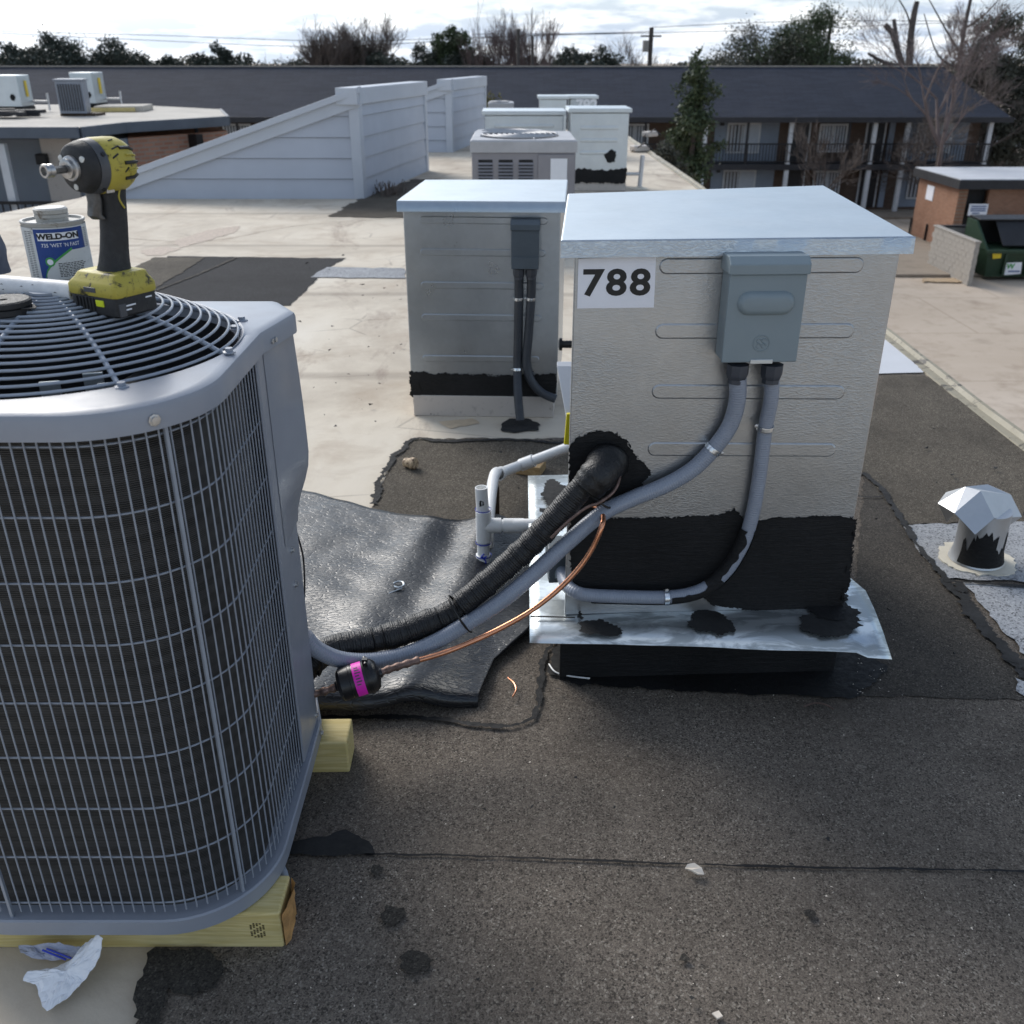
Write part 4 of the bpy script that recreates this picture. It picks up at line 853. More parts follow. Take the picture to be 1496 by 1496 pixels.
cl = thing('copper_pipe', 'thin bare copper pipe curving below the wrapped pipes to the black filter', 'pipe', P(870, 760, 2.04))
sp3 = spline([P(866, 738, 2.075), P(876, 744, 2.05), P(881, 756, 2.005), P(879, 770, 1.975), P(866, 800, 1.97), P(846, 830, 1.965), P(815, 862, 1.955), P(775, 893, 1.94), P(735, 916, 1.925), P(695, 935, 1.90), P(650, 953, 1.865), P(610, 965, 1.83)], 8)
m = MB(); m.tube(sp3, .0064, 12); m.build('bare_run', M['copper'], cl, 60)
m = MB(); m.tube(spline([P(612, 964, 1.832), P(590, 971, 1.815), P(568, 978, 1.803), P(552, 984, 1.795)], 8), lambda t: .0088 + .0012 * math.sin(t * 30), 12); m.build('brazed_end', M['oxcopper'], cl, 60)
m = MB(); m.tube(spline([P(502, 1001, 1.775), P(485, 1006, 1.770), P(466, 1012, 1.765), P(440, 1018, 1.76)], 8), lambda t: .0088 + .0016 * math.sin(t * 26), 12); m.build('brazed_end', M['oxcopper'], cl, 60)
m = MB(); m.tube(spline([A.f(900, 668, .02), P(906, 690, 2.04), P(898, 716, 2.0), P(876, 734, 1.978), P(856, 742, 1.982), P(830, 762, 1.975), P(805, 786, 1.965)], 6), .0038, 8); m.build('thin_wire', M['oxcopper'], cl, 60)
fa, fe = P(490, 1003, 1.772), P(556, 983, 1.797); fd = (fe - fa).normalized(); FL_ = (fe - fa).length
fi = thing('filter_drier', 'black can shaped filter with bright pink label in the copper pipe', 'filter', (fa + fe) / 2)
m = MB(); m.lathe([(.010, 0), (.013, .004), (.031, .008), (.0385, .015), (.0385, .036), (.0395, .037), (.0395, .042), (.0385, .043), (.0385, FL_ - .016), (.031, FL_ - .007), (.012, FL_ - .002), (.010, FL_ + .004)], fa, fd, 36); m.build('shell', M['drier'], fi, 40)
m = MB(); a = (ZU - fd * fd.z).normalized(); b = fd.cross(a); rows = []
for h in (.046, .068): rows.append([fa + fd * h + (a * math.cos(R(t)) + b * math.sin(R(t))) * .0391 for t in range(-40, 131, 6)])
m.grid(rows); pk = m.build('pink_label', M['pink'], fi, 60)
m = MB()
for k in range(7):
    t = 10 + k * 10; q = [fa + fd * (h) + (a * math.cos(R(t_)) + b * math.sin(R(t_))) * .0395 for h, t_ in ((.051, t), (.051 + .009 + (k % 3) * .002, t), (.051 + .009 + (k % 3) * .002, t + 4), (.051, t + 4))]; m.add(q, [(0, 1, 2, 3)])
m.build('print', M['toolgrey'], pk, 0)
m = MB(); m.lathe([(.0388, -.004), (.0400, -.004), (.0400, .004), (.0388, .004)], fa + fd * .080, fd, 28, False); q = fa + fd * .080 + a * .044; m.box(q, (.012, .010, .012)); m.lathe([(.004, -.014), (.004, .014)], q, b, 8); m.build('band_clamp', M['drier'], fi, 40)

# thin brown wire hanging behind the service panel
m = MB(); m.tube(spline([P(434, 780, 1.86), P(443, 815, 1.90), P(445, 860, 1.92), P(443, 893, 1.90)], 6), .0022, 6); tag(m.build('thin_cable', M['wire'], None, 60), 'thin dark wire hanging behind the condenser service panel', 'wire')

# --- loose black membrane sheet on the roof under the pipes
def mat_pt(u, v):
    top = [(300, 690), (460, 722), (545, 745), (650, 768), (740, 772), (800, 786)]; bot = [(250, 1085), (440, 1052), (530, 1046), (600, 1038), (655, 1032), (697, 1025)]
    def at(L, t):
        t *= len(L) - 1; i = min(int(t), len(L) - 2); f = t - i; return (L[i][0] + (L[i + 1][0] - L[i][0]) * f, L[i][1] + (L[i + 1][1] - L[i][1]) * f)
    a, b = at(top, u), at(bot, u); A_, B_ = G(*a, .02), G(*b, .02); p = A_.lerp(B_, v)
    # right edge follows the photo's corner cut at the flashing
    if u > .6:
        k = (u - .6) / .4; p.x += .11 * k * math.sin(min(1, v * 1.25) * math.pi) 
    z = .016 + .010 * (mn.noise(p * 3.2) + .6) + .004 * mn.noise(p * 11)
    rx = p.x - (-.16 + (2.45 - p.y) * -.18); z += .050 * math.exp(-(rx / .085) ** 2) * (1 - .4 * v)
    rx = p.x - (-.40 + (2.4 - p.y) * -.25); z += .022 * math.exp(-(rx / .10) ** 2)
    e = max(0, v - .84) / .16; z += .032 * math.sin(min(1, e * 1.15) * math.pi * .62) * (.6 + .4 * math.sin(u * 5)); 
    if v > .985: z -= .024
    p.z = z; return p
m = MB(); m.grid([[mat_pt(i / 70, j / 60) for i in range(71)] for j in range(61)])
tag(m.build('rubber_sheet', M['mat'], None, 70, 0, .006), 'loose black wrinkled membrane sheet lying on the roof under the pipes', 'sheet')

# --- PVC drain trap beside the tall cabinet
dz = thing('drain_pipe', 'white PVC drain with open standpipe and tee beside the tall cabinet', 'drain pipe', G(706, 828, .03))
b0 = G(706, 828, .035); PR = .0195
def pseg(a, e_, r_, name, mat='pvc', seg=20, hollow=False):
    a, e_ = V(a), V(e_); L = (e_ - a).length; m = MB(); pr = [(r_, 0), (r_, L)] + ([(r_ * .82, L), (r_ * .82, L - .03), (0, L - .03)] if hollow else [])
    m.lathe(pr, a, e_ - a, seg); return m.build(name, M[mat], dz, 40)
top = P(703, 712, b0.y); te = V((b0.x + .003, b0.y, P(707, 768, b0.y).z))
pseg(b0 - V((0, 0, .012)), te, PR, 'riser'); pseg(te, top, PR, 'riser', 'pvc', 20, True)
pseg(b0 - V((0, 0, .012)), b0 + V((0, 0, .045)), PR * 1.18, 'end_cap')
m = MB(); m.lathe([(PR * 1.0, -.052), (PR * 1.25, -.052), (PR * 1.25, .052), (PR, .052)], te, (0, 0, 1), 20, False); m.lathe([(PR * 1.25, 0), (PR * 1.25, .055), (PR, .055)], te, (1, .03, 0), 20, False); m.build('tee', M['pvc'], dz, 40)
br_e = P(833, 765, b0.y - .02); pseg(te + V((.05, .001, 0)), br_e, PR, 'branch'); pseg(te + V((.062, .0, 0)), te + V((.125, .0, 0)), PR * 1.22, 'coupling')
for z, h in ((te.z + .055, .003), (te.z - .06, .004), (b0.z + .040, .003)):
    m = MB(); m.lathe([(PR * 1.27, 0), (PR * 1.29, .001), (PR * 1.29, h), (PR * 1.27, h)], V((b0.x + .002, b0.y, z)), (0, 0, 1), 20, False); m.build('primer_ring', M['ink'], dz, 40)
m = MB()
for k, L_ in enumerate(([(.004, .032), (-.004, .024), (.002, .016), (.010, .004), (.006, -.006)], [(-.008, .02), (.004, .018), (.012, .022)], [(.008, .002), (.013, -.008), (.006, -.012)])):
    m.tube([V((b0.x + x, b0.y - math.sqrt(max(0, (PR * 1.19) ** 2 - x * x)) - .0004, b0.z + .026 + z)) for x, z in L_], .0024, 6)
m.build('primer_mark', M['ink'], dz, 40)
m = MB(); m.poly(ragged([V((b0.x - .002 + x, b0.y - PR - .0008 + abs(x) * .15, z_)) for x, z_ in ((-.006, top.z - .058), (.006, top.z - .054), (.008, top.z - .04), (-.002, top.z - .036), (-.007, top.z - .045))], .003, .002, 5, V((0, -1, 0)))); m.build('tar_smear', M['blackink'], dz, 0)
u0 = G(716, 700, .17); u1 = G(734, 690, .12); u2 = G(760, 680, .10); u3 = P(845, 648, 3.28)
dwn = V((b0.x + .012, b0.y + .10, .02))
dp = spline([dwn, V((dwn.x + .002, dwn.y + .02, .12)), u0.lerp(u1, .3), u1, u2], 8)
m = MB(); m.tube(dp, PR, 18); m.build('down_pipe', M['pvc'], dz, 60); pseg(u2, u3, PR, 'feed_pipe')
dd = (u3 - u2).normalized()
for k in (.03, .40): 
    q = u2 + dd * k; m = MB(); m.lathe([(PR, -.028), (PR * 1.25, -.028), (PR * 1.25, .028), (PR, .028)], q, dd, 20, False); m.build('coupling', M['pvc'], dz, 40)
m = MB(); q = u1; m.lathe([(PR, -.022), (PR * 1.24, -.022), (PR * 1.24, .022), (PR, .022)], u1.lerp(u0, .2), (u0 - u1).normalized(), 20, False); m.build('elbow', M['pvc'], dz, 40)
# timber offcuts around the drain
def blk(px, Yz, size, rz, mat, label, ry=0):
    p = G(*px, 0); m = MB(); m.box(V((p.x, p.y + size[1] / 2, size[2] / 2 + .008)), size, R(rz)); tag(m.build('wood_block', M[mat], None, 0, .003), label, 'wood block')
blk((776, 698), 0, (.10, .09, .040), -18, 'woodblock', 'pale wood offcut propping the white drain pipe behind the tall cabinet')
blk((722, 760), 0, (.035, .035, .12), 6, 'woodold', 'dark upright wood offcut behind the white standpipe')
blk((765, 812), 0, (.14, .05, .03), 24, 'woodold', 'dark flat wood offcut under the wrapped pipe beside the cabinet foot')

# ------------------------------------------------------------------ ROOF VENT ON THE RIGHT
vb = G(1425, 818, .01)
rv = thing('roof_vent', 'folded sheet metal vent cap on a tarred pipe at the right', 'roof vent', vb)
m = MB(); pts = [vb + V((math.cos(k * .209) * .118, math.sin(k * .209) * .118, .004)) for k in range(30)]; m.poly(ragged(pts, .01, .012, 61)); m.build('mastic_ring', M['ventbase'], rv, 0, 0, .006)
m = MB(); m.lathe([(.086, .006), (.080, .02), (.074, .05), (.074, .185), (.0, .185)], vb, seg=28); m.build('pipe', M['ventmetal'], rv, 40)
m = MB()
for k, (a0, w_, h0) in enumerate(((-138, 20, .11), (-102, 26, .15), (-60, 18, .085), (-25, 24, .13))):
    rows = []; 
    for i in range(9):
        a = R(a0 - w_ + 2 * w_ * i / 8); hh = h0 * (.5 + .5 * mn.noise(V((a * 5, k, 0))) + .3); rr_ = .0755; rows.append([vb + V((math.cos(a) * rr_, math.sin(a) * rr_, .05 + 0 * hh)) + V((math.cos(a) * .008, math.sin(a) * .008, -.038)), vb + V((math.cos(a) * rr_, math.sin(a) * rr_, .05)), vb + V((math.cos(a) * rr_, math.sin(a) * rr_, max(.055, hh)))])
    m.grid(rows)
m.build('tar_smear', M['tar'], rv, 60)
vy = vb.y; cv_ = dict(a=P(1410.5, 711, vy + .02), b=P(1443, 707.5, vy + .07), c=P(1477, 723, vy + .05), d=P(1432.6, 717, vy - .02), e=P(1370, 735, vy + .02), e2=P(1394.5, 749.6, vy - .075), f=P(1424.6, 781, vy - .115), g=P(1452.6, 757, vy - .075), h=P(1493, 755, vy + .01),
           i=P(1467, 773, vy - .03), j=P(1383, 763, vy - .01), kl=vb + V((-.085, .12, .19)), kb=vb + V((.02, .15, .19)), kr=vb + V((.125, .12, .185)))
kk_ = list(cv_); m = MB(); m.add([cv_[q] for q in kk_], [tuple(kk_.index(q) for q in t.split()) for t in ('a d e2 e', 'd f e2', 'd g f', 'd c h g', 'a b c d', 'a e kl', 'a kl kb b', 'b kb kr', 'b kr c', 'c kr h')]); m.build('cap', M['ventmetal'], rv, 0, 0, .002)
m = MB(); m.add([cv_['e'], cv_['e2'], cv_['j']], [(0, 1, 2)]); m.build('cap_flap', M['ventmetal'], rv, 0, 0, .002)
m = MB(); m.add([cv_['g'], cv_['h'], cv_['i']], [(0, 1, 2)]); m.build('cap_flap', M['ventmetal'], rv, 0, 0, .002)

# ------------------------------------------------------------------ SECOND CABINET (no number)
B = Cab((-.462, 4.172), (.206, 4.142), (.262, 4.82), (-.41, 4.83), .10, .945)
cb2 = thing('equipment_cabinet', 'shorter galvanized cabinet with black tar band behind the 788 one on cream roof', 'cabinet', (-.13, 4.5, 0))
B.body().build('body', M['galv_skytint'], cb2, 0, .004)
lid([(-.482, 4.130), (.222, 4.095), (.272, 4.88), (-.425, 4.88)], .918, .962, M['galvlid'], cb2, None)
m = MB(); m.grid([[V((-.482, 4.1285, z)).lerp(V((.222, 4.0935, z)), i / 30) + V((0, o_, 0)) for i in range(31)] for z, o_ in ((.917, -.002), (.918, -.005), (.957, 0), (.961, .003))]); m.build('lid_edge', M['galv_skytint'], cb2, 30)
for y in (321, 368, 416, 463, 523): rib(B, (613 + (y - 321) * .02, y), (800 - (y - 321) * .06, y + 2), .015, cb2, M['galv_skytint'], .005)
m = MB(); m.prism([(-.455, 4.165, 0), (.19, 4.136, 0), (.25, 4.83, 0), (-.40, 4.84, 0)], (0, 0, .10)); m.build('curb', M['curbwhite'], cb2, 0, .004)
on_face('tar_coat', B, [(597, 543), (640, 546), (700, 547), (745, 549), (780, 548), (812, 547), (812, 575), (800, 596), (788, 600), (772, 588), (755, 585), (700, 584), (676, 590), (655, 584), (630, 588), (618, 592), (603, 578)], .003, M['tar'], cb2, .006, .008, 31, .5)
on_face('tar_coat', B, [(603, 575), (612, 556), (616, 592), (605, 590)], .005, M['tar'], cb2, .008, .008, 32)
db2 = disconnect(B, (747, 322, 787, 389), cb2, M['boxdark'], .085, .040, False, 'dark grey switch box on the shorter cabinet')
m = MB(); m.box(B.f(767, 384, .08) - ZU * .0, (.115, .02, .05), math.atan2(B.u.y, B.u.x)); m.build('lower_plate', M['boxdark'], db2, 0, .002)
fittings(B, ((758, 396), (776, 396)), .05, .020, db2, M['fitting'])
s1 = thing('conduit', 'dark conduit dropping straight down the shorter cabinet into the tar blot', 'conduit', B.f(757, 600, .03))
sa = spline([B.f(758, 396, .05), B.f(758, 430, .03), B.f(757, 490, .025), B.f(756, 540, .03), P(757, 580, 4.06), P(760, 614, 4.02)], 8); m = MB(); m.tube(sa, .0195, 14); m.build('hose', M['conduitdark'], s1, 60)
ring_clamp(sa, 9, .0195, V((-.018, 0, 0)), s1); ring_clamp(sa, 24, .0195, V((-.018, 0, 0)), s1)
s2 = thing('conduit', 'dark conduit curving to the right corner of the shorter cabinet foot', 'conduit', B.f(776, 430, .03))
sa = spline([B.f(776, 396, .05), B.f(776, 430, .03), B.f(772, 490, .026), B.f(769, 530, .028), B.f(776, 556, .034), B.f(792, 574, .04), B.f(812, 583, .05)], 8); m = MB(); m.tube(sa, .0195, 14); m.build('hose', M['conduitdark'], s2, 60)
ring_clamp(sa, 9, .0195, V((-.018, 0, 0)), s2)
m = MB(); m.lathe([(.018, 0), (.018, .09)], P(815, 503, 4.35), (1, 0, 0), 10); m.lathe([(.030, .0), (.030, .02)], P(815, 503, 4.35), (1, 0, 0), 10); m.build('pipe_stub', M['black'], cb2, 40)
# rust streaks on the membrane beside its curb
# yellow and white strip leaning behind the tall cabinet
m = MB(); a, b = P(819, 535, 2.9), P(832, 650, 2.72); m.prism([a + V((-.012, 0, 0)), a + V((.06, 0, 0)), b + V((.04, 0, .02)), b + V((.0, 0, .02))], V((0, .02, .01))); y1 = thing('folded_bag', 'white and yellow plastic strip showing behind the tall cabinet', 'plastic bag', b)
m.build('white_part', M['white'], y1, 0, .002)
m = MB(); a, b = P(828, 605, 2.70), P(824, 650, 2.69); m.prism([a, a + V((.05, 0, .0)), b + V((.05, 0, 0)), b], V((0, .015, 0))); m.build('yellow_part', M['yellowplastic'], y1, 0, .002)

# ------------------------------------------------------------------ SIDING-CLAD SLOPED BULKHEADS
wd1 = thing('roof_bulkhead', 'nearer pale grey siding clad wedge rising from the roof on the left', 'roof bulkhead', (-3, 11.7, 0), 'sloped siding bulkheads')
bA, bB, bC, bD = V((-4.72, 11.69, 0)), V((-1.76, 11.69, 0)), V((-1.26, 14.72, 0)), V((-4.22, 14.72, 0))
HT, HL = 1.04, .06
def slope_z(x): return HL + (HT - HL) * (x + 4.72) / 2.96
m = MB(); m.loft([[bA + V((0, .02, 0)), bB + V((-.02, .02, 0)), bC + V((-.02, 0, 0)), bD], [bA + V((0, .02, HL)), bB + V((-.02, .02, HT)), bC + V((-.02, 0, HT)), bD + V((0, 0, HL))]]); m.build('core', M['siding'], wd1, 0)
hh = .225; nc = 5
for k in range(nc):
    z0, z1 = k * hh, min(HT, (k + 1) * hh) - .006
    if k == 0: z0 = .0
    def xl(z): return -4.72 + max(0, (z - HL)) / (HT - HL) * 2.96
    xr = -1.84
    pts = [(xl(z0), z0), (xr, z0), (xr, min(z1, slope_z(xr)))]
    if z1 < slope_z(xr): pts.append((xl(z1), z1))
    if z0 == 0: pts = [(-4.72, 0), (xr, 0), (xr, z1), (xl(z1), z1), (-4.72, HL)]
    m = MB(); fr = [V((x, 11.672 - .022 * (1 - (z - z0) / hh), z)) for x, z in pts]; bk = [V((x, 11.708, z)) for x, z in pts]; m.loft([fr, bk]); m.build('siding_board', M['siding'], wd1, 0)
    d = (bC - bB); un = V((d.y, -d.x, 0)).normalized(); d.normalize(); m = MB(); L = 3.03
    q = [bB + d * .09, bB + d * L]; m.loft([[q[0] + un * .032 + V((0, 0, z0)), q[1] + un * .032 + V((0, 0, z0)), q[1] + un * .010 + V((0, 0, z1)), q[0] + un * .010 + V((0, 0, z1))], [q[0] - un * .019 + V((0, 0, z0)), q[1] - un * .019 + V((0, 0, z0)), q[1] - un * .019 + V((0, 0, z1)), q[0] - un * .019 + V((0, 0, z1))]]); m.build('siding_board', M['siding'], wd1, 0)
m = MB(); m.prism([(-1.85, 11.635, 0), (-1.735, 11.635, 0), (-1.71, 11.76, 0), (-1.80, 11.76, 0)], (0, 0, HT)); m.build('corner_trim', M['sidingtrim'], wd1, 0, .004)
m = MB(); m.prism([bC + V((-.05, -.10, 0)), bC + V((.03, -.09, 0)), bC + V((.045, .02, 0)), bC + V((-.03, .02, 0))], (0, 0, HT)); m.build('corner_trim', M['sidingtrim'], wd1, 0, .004)
for name, y0, y1, dz0, th in (('rake_board', 11.615, 11.66, -.03, .13), ('rake_board', 11.57, 11.70, .10, .07)):
    m = MB(); m.prism([(-4.95, y0, HL - .08 + dz0), (-1.70, y0, HT + dz0), (-1.70, y0, HT + dz0 + th), (-4.95, y0, HL - .08 + dz0 + th)], (0, y1 - y0, 0)); m.build(name, M['sidingtrim'], wd1, 0, .004)
d = (bC - bB).normalized(); un = V((d.y, -d.x, 0)); m = MB(); m.prism([bB + un * .05 - d * .13 + V((0, 0, HT - .02)), bC + un * .05 + d * .06 + V((0, 0, HT - .02)), bC - un * .2 + d * .06 + V((0, 0, HT - .02)), bB - un * .2 - d * .13 + V((0, 0, HT - .02))], (0, 0, .175)); m.build('cap_board', M['sidingtrim'], wd1, 0, .006)
m = MB(); m.prism([(-4.95, 11.72, HL - .01), (-1.98, 11.72, HT + .03), (-1.98, 11.72, HT + .06), (-4.95, 11.72, HL + .02)], (.5, 2.9, 0)); m.build('roof_panel', M['shingle'], wd1, 0)
w2 = copy_tree(wd1); w2.location = wd1.location + V((.70, 6.1, -.03)); w2['label'] = 'farther pale grey siding clad wedge half hidden behind the first one'
# plant debris at the foot of the nearer one
m = MB(); rr3 = random.Random(3)
for k in range(60):
    p = V((-1.62 + rr3.uniform(-.06, .1) + k * .004, 11.75 + rr3.uniform(0, .5), .01)); m.tube([p, p + V((rr3.uniform(-.05, .05), rr3.uniform(-.05, .05), rr3.uniform(.03, .16)))], .006, 3)
g_ = m.build('dry_weeds', M['twig'], None, 0); g_['kind'] = 'stuff'

# ------------------------------------------------------------------ REAR UNITS ON THIS ROOF
def tub(name, x0, x1, y0, y1, z0, z1, mat, parent, bev=.01): m = MB(); m.box(((x0 + x1) / 2, (y0 + y1) / 2, (z0 + z1) / 2), (x1 - x0, y1 - y0, z1 - z0)); return m.build(name, mat, parent, 0, bev)
def condenser(label, x0, x1, y0, y1, z1, detail=True):
    t = thing('air_conditioner', label, 'air conditioner', ((x0 + x1) / 2, (y0 + y1) / 2, 0), 'old condensers in a row on the roof'); tub('housing', x0, x1, y0, y1, .08, z1 - .09, M['condgrey'], t)
    tub('base', x0 - .02, x1 + .02, y0 + .1, y1 - .1, .0, .078, M['woodold'], t)
    cx, cy = (x0 + x1) / 2 - .03, (y0 + y1) / 2; rx, ry = (x1 - x0) * .40, (y1 - y0) * .43; m = MB(); n = 64; rows = []
    def sq(a, k):
        ca_, sa_ = math.cos(a), math.sin(a); hx, hy = (x1 - x0) / 2 + k, (y1 - y0) / 2 + k; f = min(hx / max(1e-6, abs(ca_)), hy / max(1e-6, abs(sa_))); return ((x0 + x1) / 2 + ca_ * f, (y0 + y1) / 2 + sa_ * f)
    for k, z in ((.012, z1 - .095), (.012, z1 - .012), (.0, z1)): rows.append([V((*sq(2 * math.pi * i / n, k), z)) for i in range(n + 1)])
    rows.append([V((cx + rx * math.cos(2 * math.pi * i / n), cy + ry * math.sin(2 * math.pi * i / n), z1)) for i in range(n + 1)]); rows.append([V((cx + rx * .97 * math.cos(2 * math.pi * i / n), cy + ry * .97 * math.sin(2 * math.pi * i / n), z1 - .085)) for i in range(n + 1)])
    m.grid(rows); m.build('top_cover', M['condtop'], t, 30)
    m = MB(); m.lathe([(0, 0), (min(rx, ry) * .99, 0)], (cx, cy, z1 - .085), seg=40, caps=False); m.v = [V((cx + (q.x - cx) * rx / min(rx, ry) * .98, cy + (q.y - cy) * ry / min(rx, ry) * .98, q.z)) for q in m.v]; m.build('fan_opening', M['dark'], t, 0)  # near-black disc in place of the shade below the fan
    for i in range(1, 8):
        f = i / 7.4; m = MB(); m.tube([V((cx + rx * f * math.cos(k * .1963), cy + ry * f * math.sin(k * .1963), z1 + .012)) for k in range(32)], .006, 4, closed=True); m.build('guard_ring', M['condtop'], t, 50)
    for k in range(4):
        a = R(20 + 90 * k); m = MB(); m.tube([V((cx, cy, z1 + .005)), V((cx + rx * 1.04 * math.cos(a), cy + ry * 1.04 * math.sin(a), z1 + .005))], .008, 5); m.build('guard_spoke', M['condtop'], t, 50)
    if detail:
        W_ = x1 - x0
        for b in range(3):
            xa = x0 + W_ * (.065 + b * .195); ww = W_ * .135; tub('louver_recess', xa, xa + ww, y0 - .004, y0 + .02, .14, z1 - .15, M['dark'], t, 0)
            nl = 22
            for k in range(nl):
                z = .15 + (z1 - .32) * (k + .5) / nl; m = MB(); m.prism([V((xa - .004, y0 - .006, z + .010)), V((xa + ww + .004, y0 - .006, z + .010)), V((xa + ww + .004, y0 - .02, z - .004)), V((xa - .004, y0 - .02, z - .004))], (0, .004, .003)); m.build('louver', M['condgrey'], t, 0)
        tub('access_panel', x0 + W_ * .64, x1 - .01, y0 - .012, y0 + .01, .12, z1 - .11, M['condgrey'], t, .003)
        tub('paper_label', x0 + W_ * .76, x0 + W_ * .92, y0 - .016, y0 - .0125, .42, z1 - .14, M['white'], t, 0)
        tub('valve_recess', x0 + W_ * .65, x0 + W_ * .72, y0 - .015, y0 - .0125, .30, .38, M['dark'], t, 0)  # valve recess is a near-black plate, its shade painted on
        tub('data_plate', x1 - .07, x1 - .012, y0 - .016, y0 - .0125, .06, .34, M['white'], t, 0)
    return t
condenser('grey louvered condenser right behind the shorter cabinet with paper label on its panel', -.33, .52, 8.25, 9.30, .895)
condenser('older condenser with round fan top directly behind the louvered one', -.36, .30, 9.75, 10.8, .815, False)
tub('ring', 0, 0, 0, 0, 0, 0, M['dark'], None) if False else None
def rear_cab(label, x0, x1, y0, z1, depth=.7, foot=True, hole=False):
    t = thing('equipment_cabinet', label, 'cabinet', ((x0 + x1) / 2, y0, 0), 'galvanized cabinets farther along the roof'); tub('body', x0, x1, y0, y0 + depth, .22, z1 - .05, M['galvlid'], t)
    tub('lid', x0 - .03, x1 + .03, y0 - .03, y0 + depth + .03, z1 - .047, z1, M['galvlid'], t, .004); tub('curb', x0 + .0, x1 - .0, y0 + .01, y0 + depth - .01, .0, .217, M['curbwhite'], t)
    if foot:
        m = MB(); m.poly(ragged([V((x0 - .004, y0 - .004, .10)), V((x1 + .004, y0 - .004, .10)), V((x1 + .004, y0 - .004, .26)), V((x0 - .004, y0 - .004, .26))], .02, .02, int(x0 * 50) % 17, V((0, -1, 0)))); m.build('tar_coat', M['tar'], t, 0)
    for k in range(3):
        z = .45 + k * .14; m = MB(); m.loft([[q + V((0, -h, 0)) for q in stadium(V((x0 + .14, y0, z)), V((x1 - .14, y0, z)), .022 - d)] for d, h in ((0, .0004), (.008, .005), (.012, .005))]); m.build('rib', M['galvlid'], t, 30)
    if hole:
        m = MB(); m.poly(ragged([V((x1 - .20 + math.cos(k * .7) * .07, y0 - .006, .40 + math.sin(k * .7) * .09)) for k in range(9)], .02, .02, 3, V((0, -1, 0)))); m.build('tar_patch', M['tar'], t, 0)
    return t
rear_cab('pale galvanized cabinet with a black tar patch low on its front', .71, 1.41, 12.35, .95, .7, True, True)
rear_cab('wide galvanized cabinet behind the two condensers', -.34, .64, 12.7, .905, .7)
tub('strip', 0, 0, 0, 0, 0, 0, M['dark'], None) if False else None
rear_cab('small plain galvanized cabinet far back behind the wide one', .46, .90, 17.0, .93, .6, False)
t79 = rear_cab('far galvanized cabinet with the number 792 on its front', .96, 1.40, 17.1, .93, .6, False)
m = text_mb('792', .24, .002, .008); place(m, V((1.235, 17.07, .78)), V((1, 0, 0)), ZU, V((0, -1, 0))); m.build('lettering', M['white'], t79, 0)
tub('name_panel', .985, 1.375, 17.078, 17.096, .62, .875, M['galv_skytint'], t79, 0)
condenser('farthest small condenser by the second wedge bulkhead', -.40, .02, 17.7, 18.3, .80, False)
fc_ = thing('fence_screen', 'dim vertical slat panel between the rear cabinets', 'screen', (.68, 12.7, 0)) if False else None
# vent post on the right of the rear cabinets
vp = thing('vent_pipe', 'thin pale vent pipe standing right of the tar patched cabinet', 'pipe', (1.75, 12.0, 0)); q = G(934, 276, 0)
m = MB(); m.tube([q, q + V((.02, 0, .40))], .028, 10); m.build('tube', M['pvcdirty'], vp, 50); m = MB(); m.lathe([(.12, .004), (.10, .012), (.03, .03)], q, seg=16); m.build('collar', M['ventbase'], vp, 40)
m = MB(); m.tube([q + V((-.45, 0, .18)), q + V((0, 0, .18))], .02, 8); m.build('side_branch', M['pvcdirty'], vp, 50)
# odd bits along the roof edge
for k, (x, y) in enumerate(((905, 222), (925, 200))):
    p = G(x, y, 0); t = thing('roof_scrap', ('bent pale metal scrap lying by the roof edge behind the tall cabinet', 'pale metal cap lying farther along the roof edge')[k], 'metal scrap', p); m = MB(); m.box(p + V((.35, 0, .06)), (.30, .2, .10), R(20 + 20 * k)); m.build('cover', M['curbwhite'], t, 0, .02); m = MB(); m.tube([p + V((.2, -.1, .02)), p + V((.42, -.14, .16)), p + V((.56, -.1, .04))], .012, 6); m.build('strap', M['darkmetal'], t, 50)

# ------------------------------------------------------------------ NEIGHBOURING BUILDING ON THE LEFT
lbz = .45; wk = -1.78
lb_ = thing('flat_roof_building', 'neighbouring flat roofed building with slate grey front and brick side wall on the left', 'building', (-9, 18, GZ))
e0, e1, e2, e3 = V((-20, 17.0, 0)), V((-7.2, 17.0, 0)), V((-6.95, 18.3, 0)), V((-5.62, 20.2, 0))
m = MB(); m.prism([e0 + V((0, 0, lbz - .02)), e1 + V((0, 0, lbz - .02)), e2 + V((0, 0, lbz - .02)), e3 + V((0, 0, lbz - .02)), V((-6.6, 23.2, lbz - .02)), V((-9.5, 25.5, lbz - .02)), V((-20, 25.5, lbz - .02))], (0, 0, .02)); m.build('roof', M['gravelroof'], lb_, 0)
for a, b in ((e0, e1), (e1, e2), (e2, e3), (e3, V((-6.6, 23.2, 0)))):
    d = (b - a).normalized(); n_ = V((d.y, -d.x, 0)); m = MB(); m.prism([a + n_ * .004 + V((0, 0, lbz - .17)), b + n_ * .004 + V((0, 0, lbz - .17)), b + n_ * .06 + V((0, 0, lbz - .17)), a + n_ * .06 + V((0, 0, lbz - .17))], (0, 0, .18)); m.build('fascia', M['fascia'], lb_, 0, .01)
m = MB(); m.prism([V((-20, 18.2, GZ)), V((-7.25, 18.2, GZ)), V((-6.98, 18.45, GZ)), V((-8.6, 23, GZ)), V((-20, 25, GZ))], (0, 0, -GZ + lbz - .27)); m.build('front_wall', M['greywall'], lb_, 0)
m = MB(); a, b = V((-6.97, 18.45, GZ)), V((-5.68, 20.36, GZ)); m.prism([a, b, b + V((-1.2, 2.4, 0)), a + V((-1.6, 3.5, 0))], (0, 0, -GZ + lbz - .27)); m.build('brick_wall', M['brick'], lb_, 0)
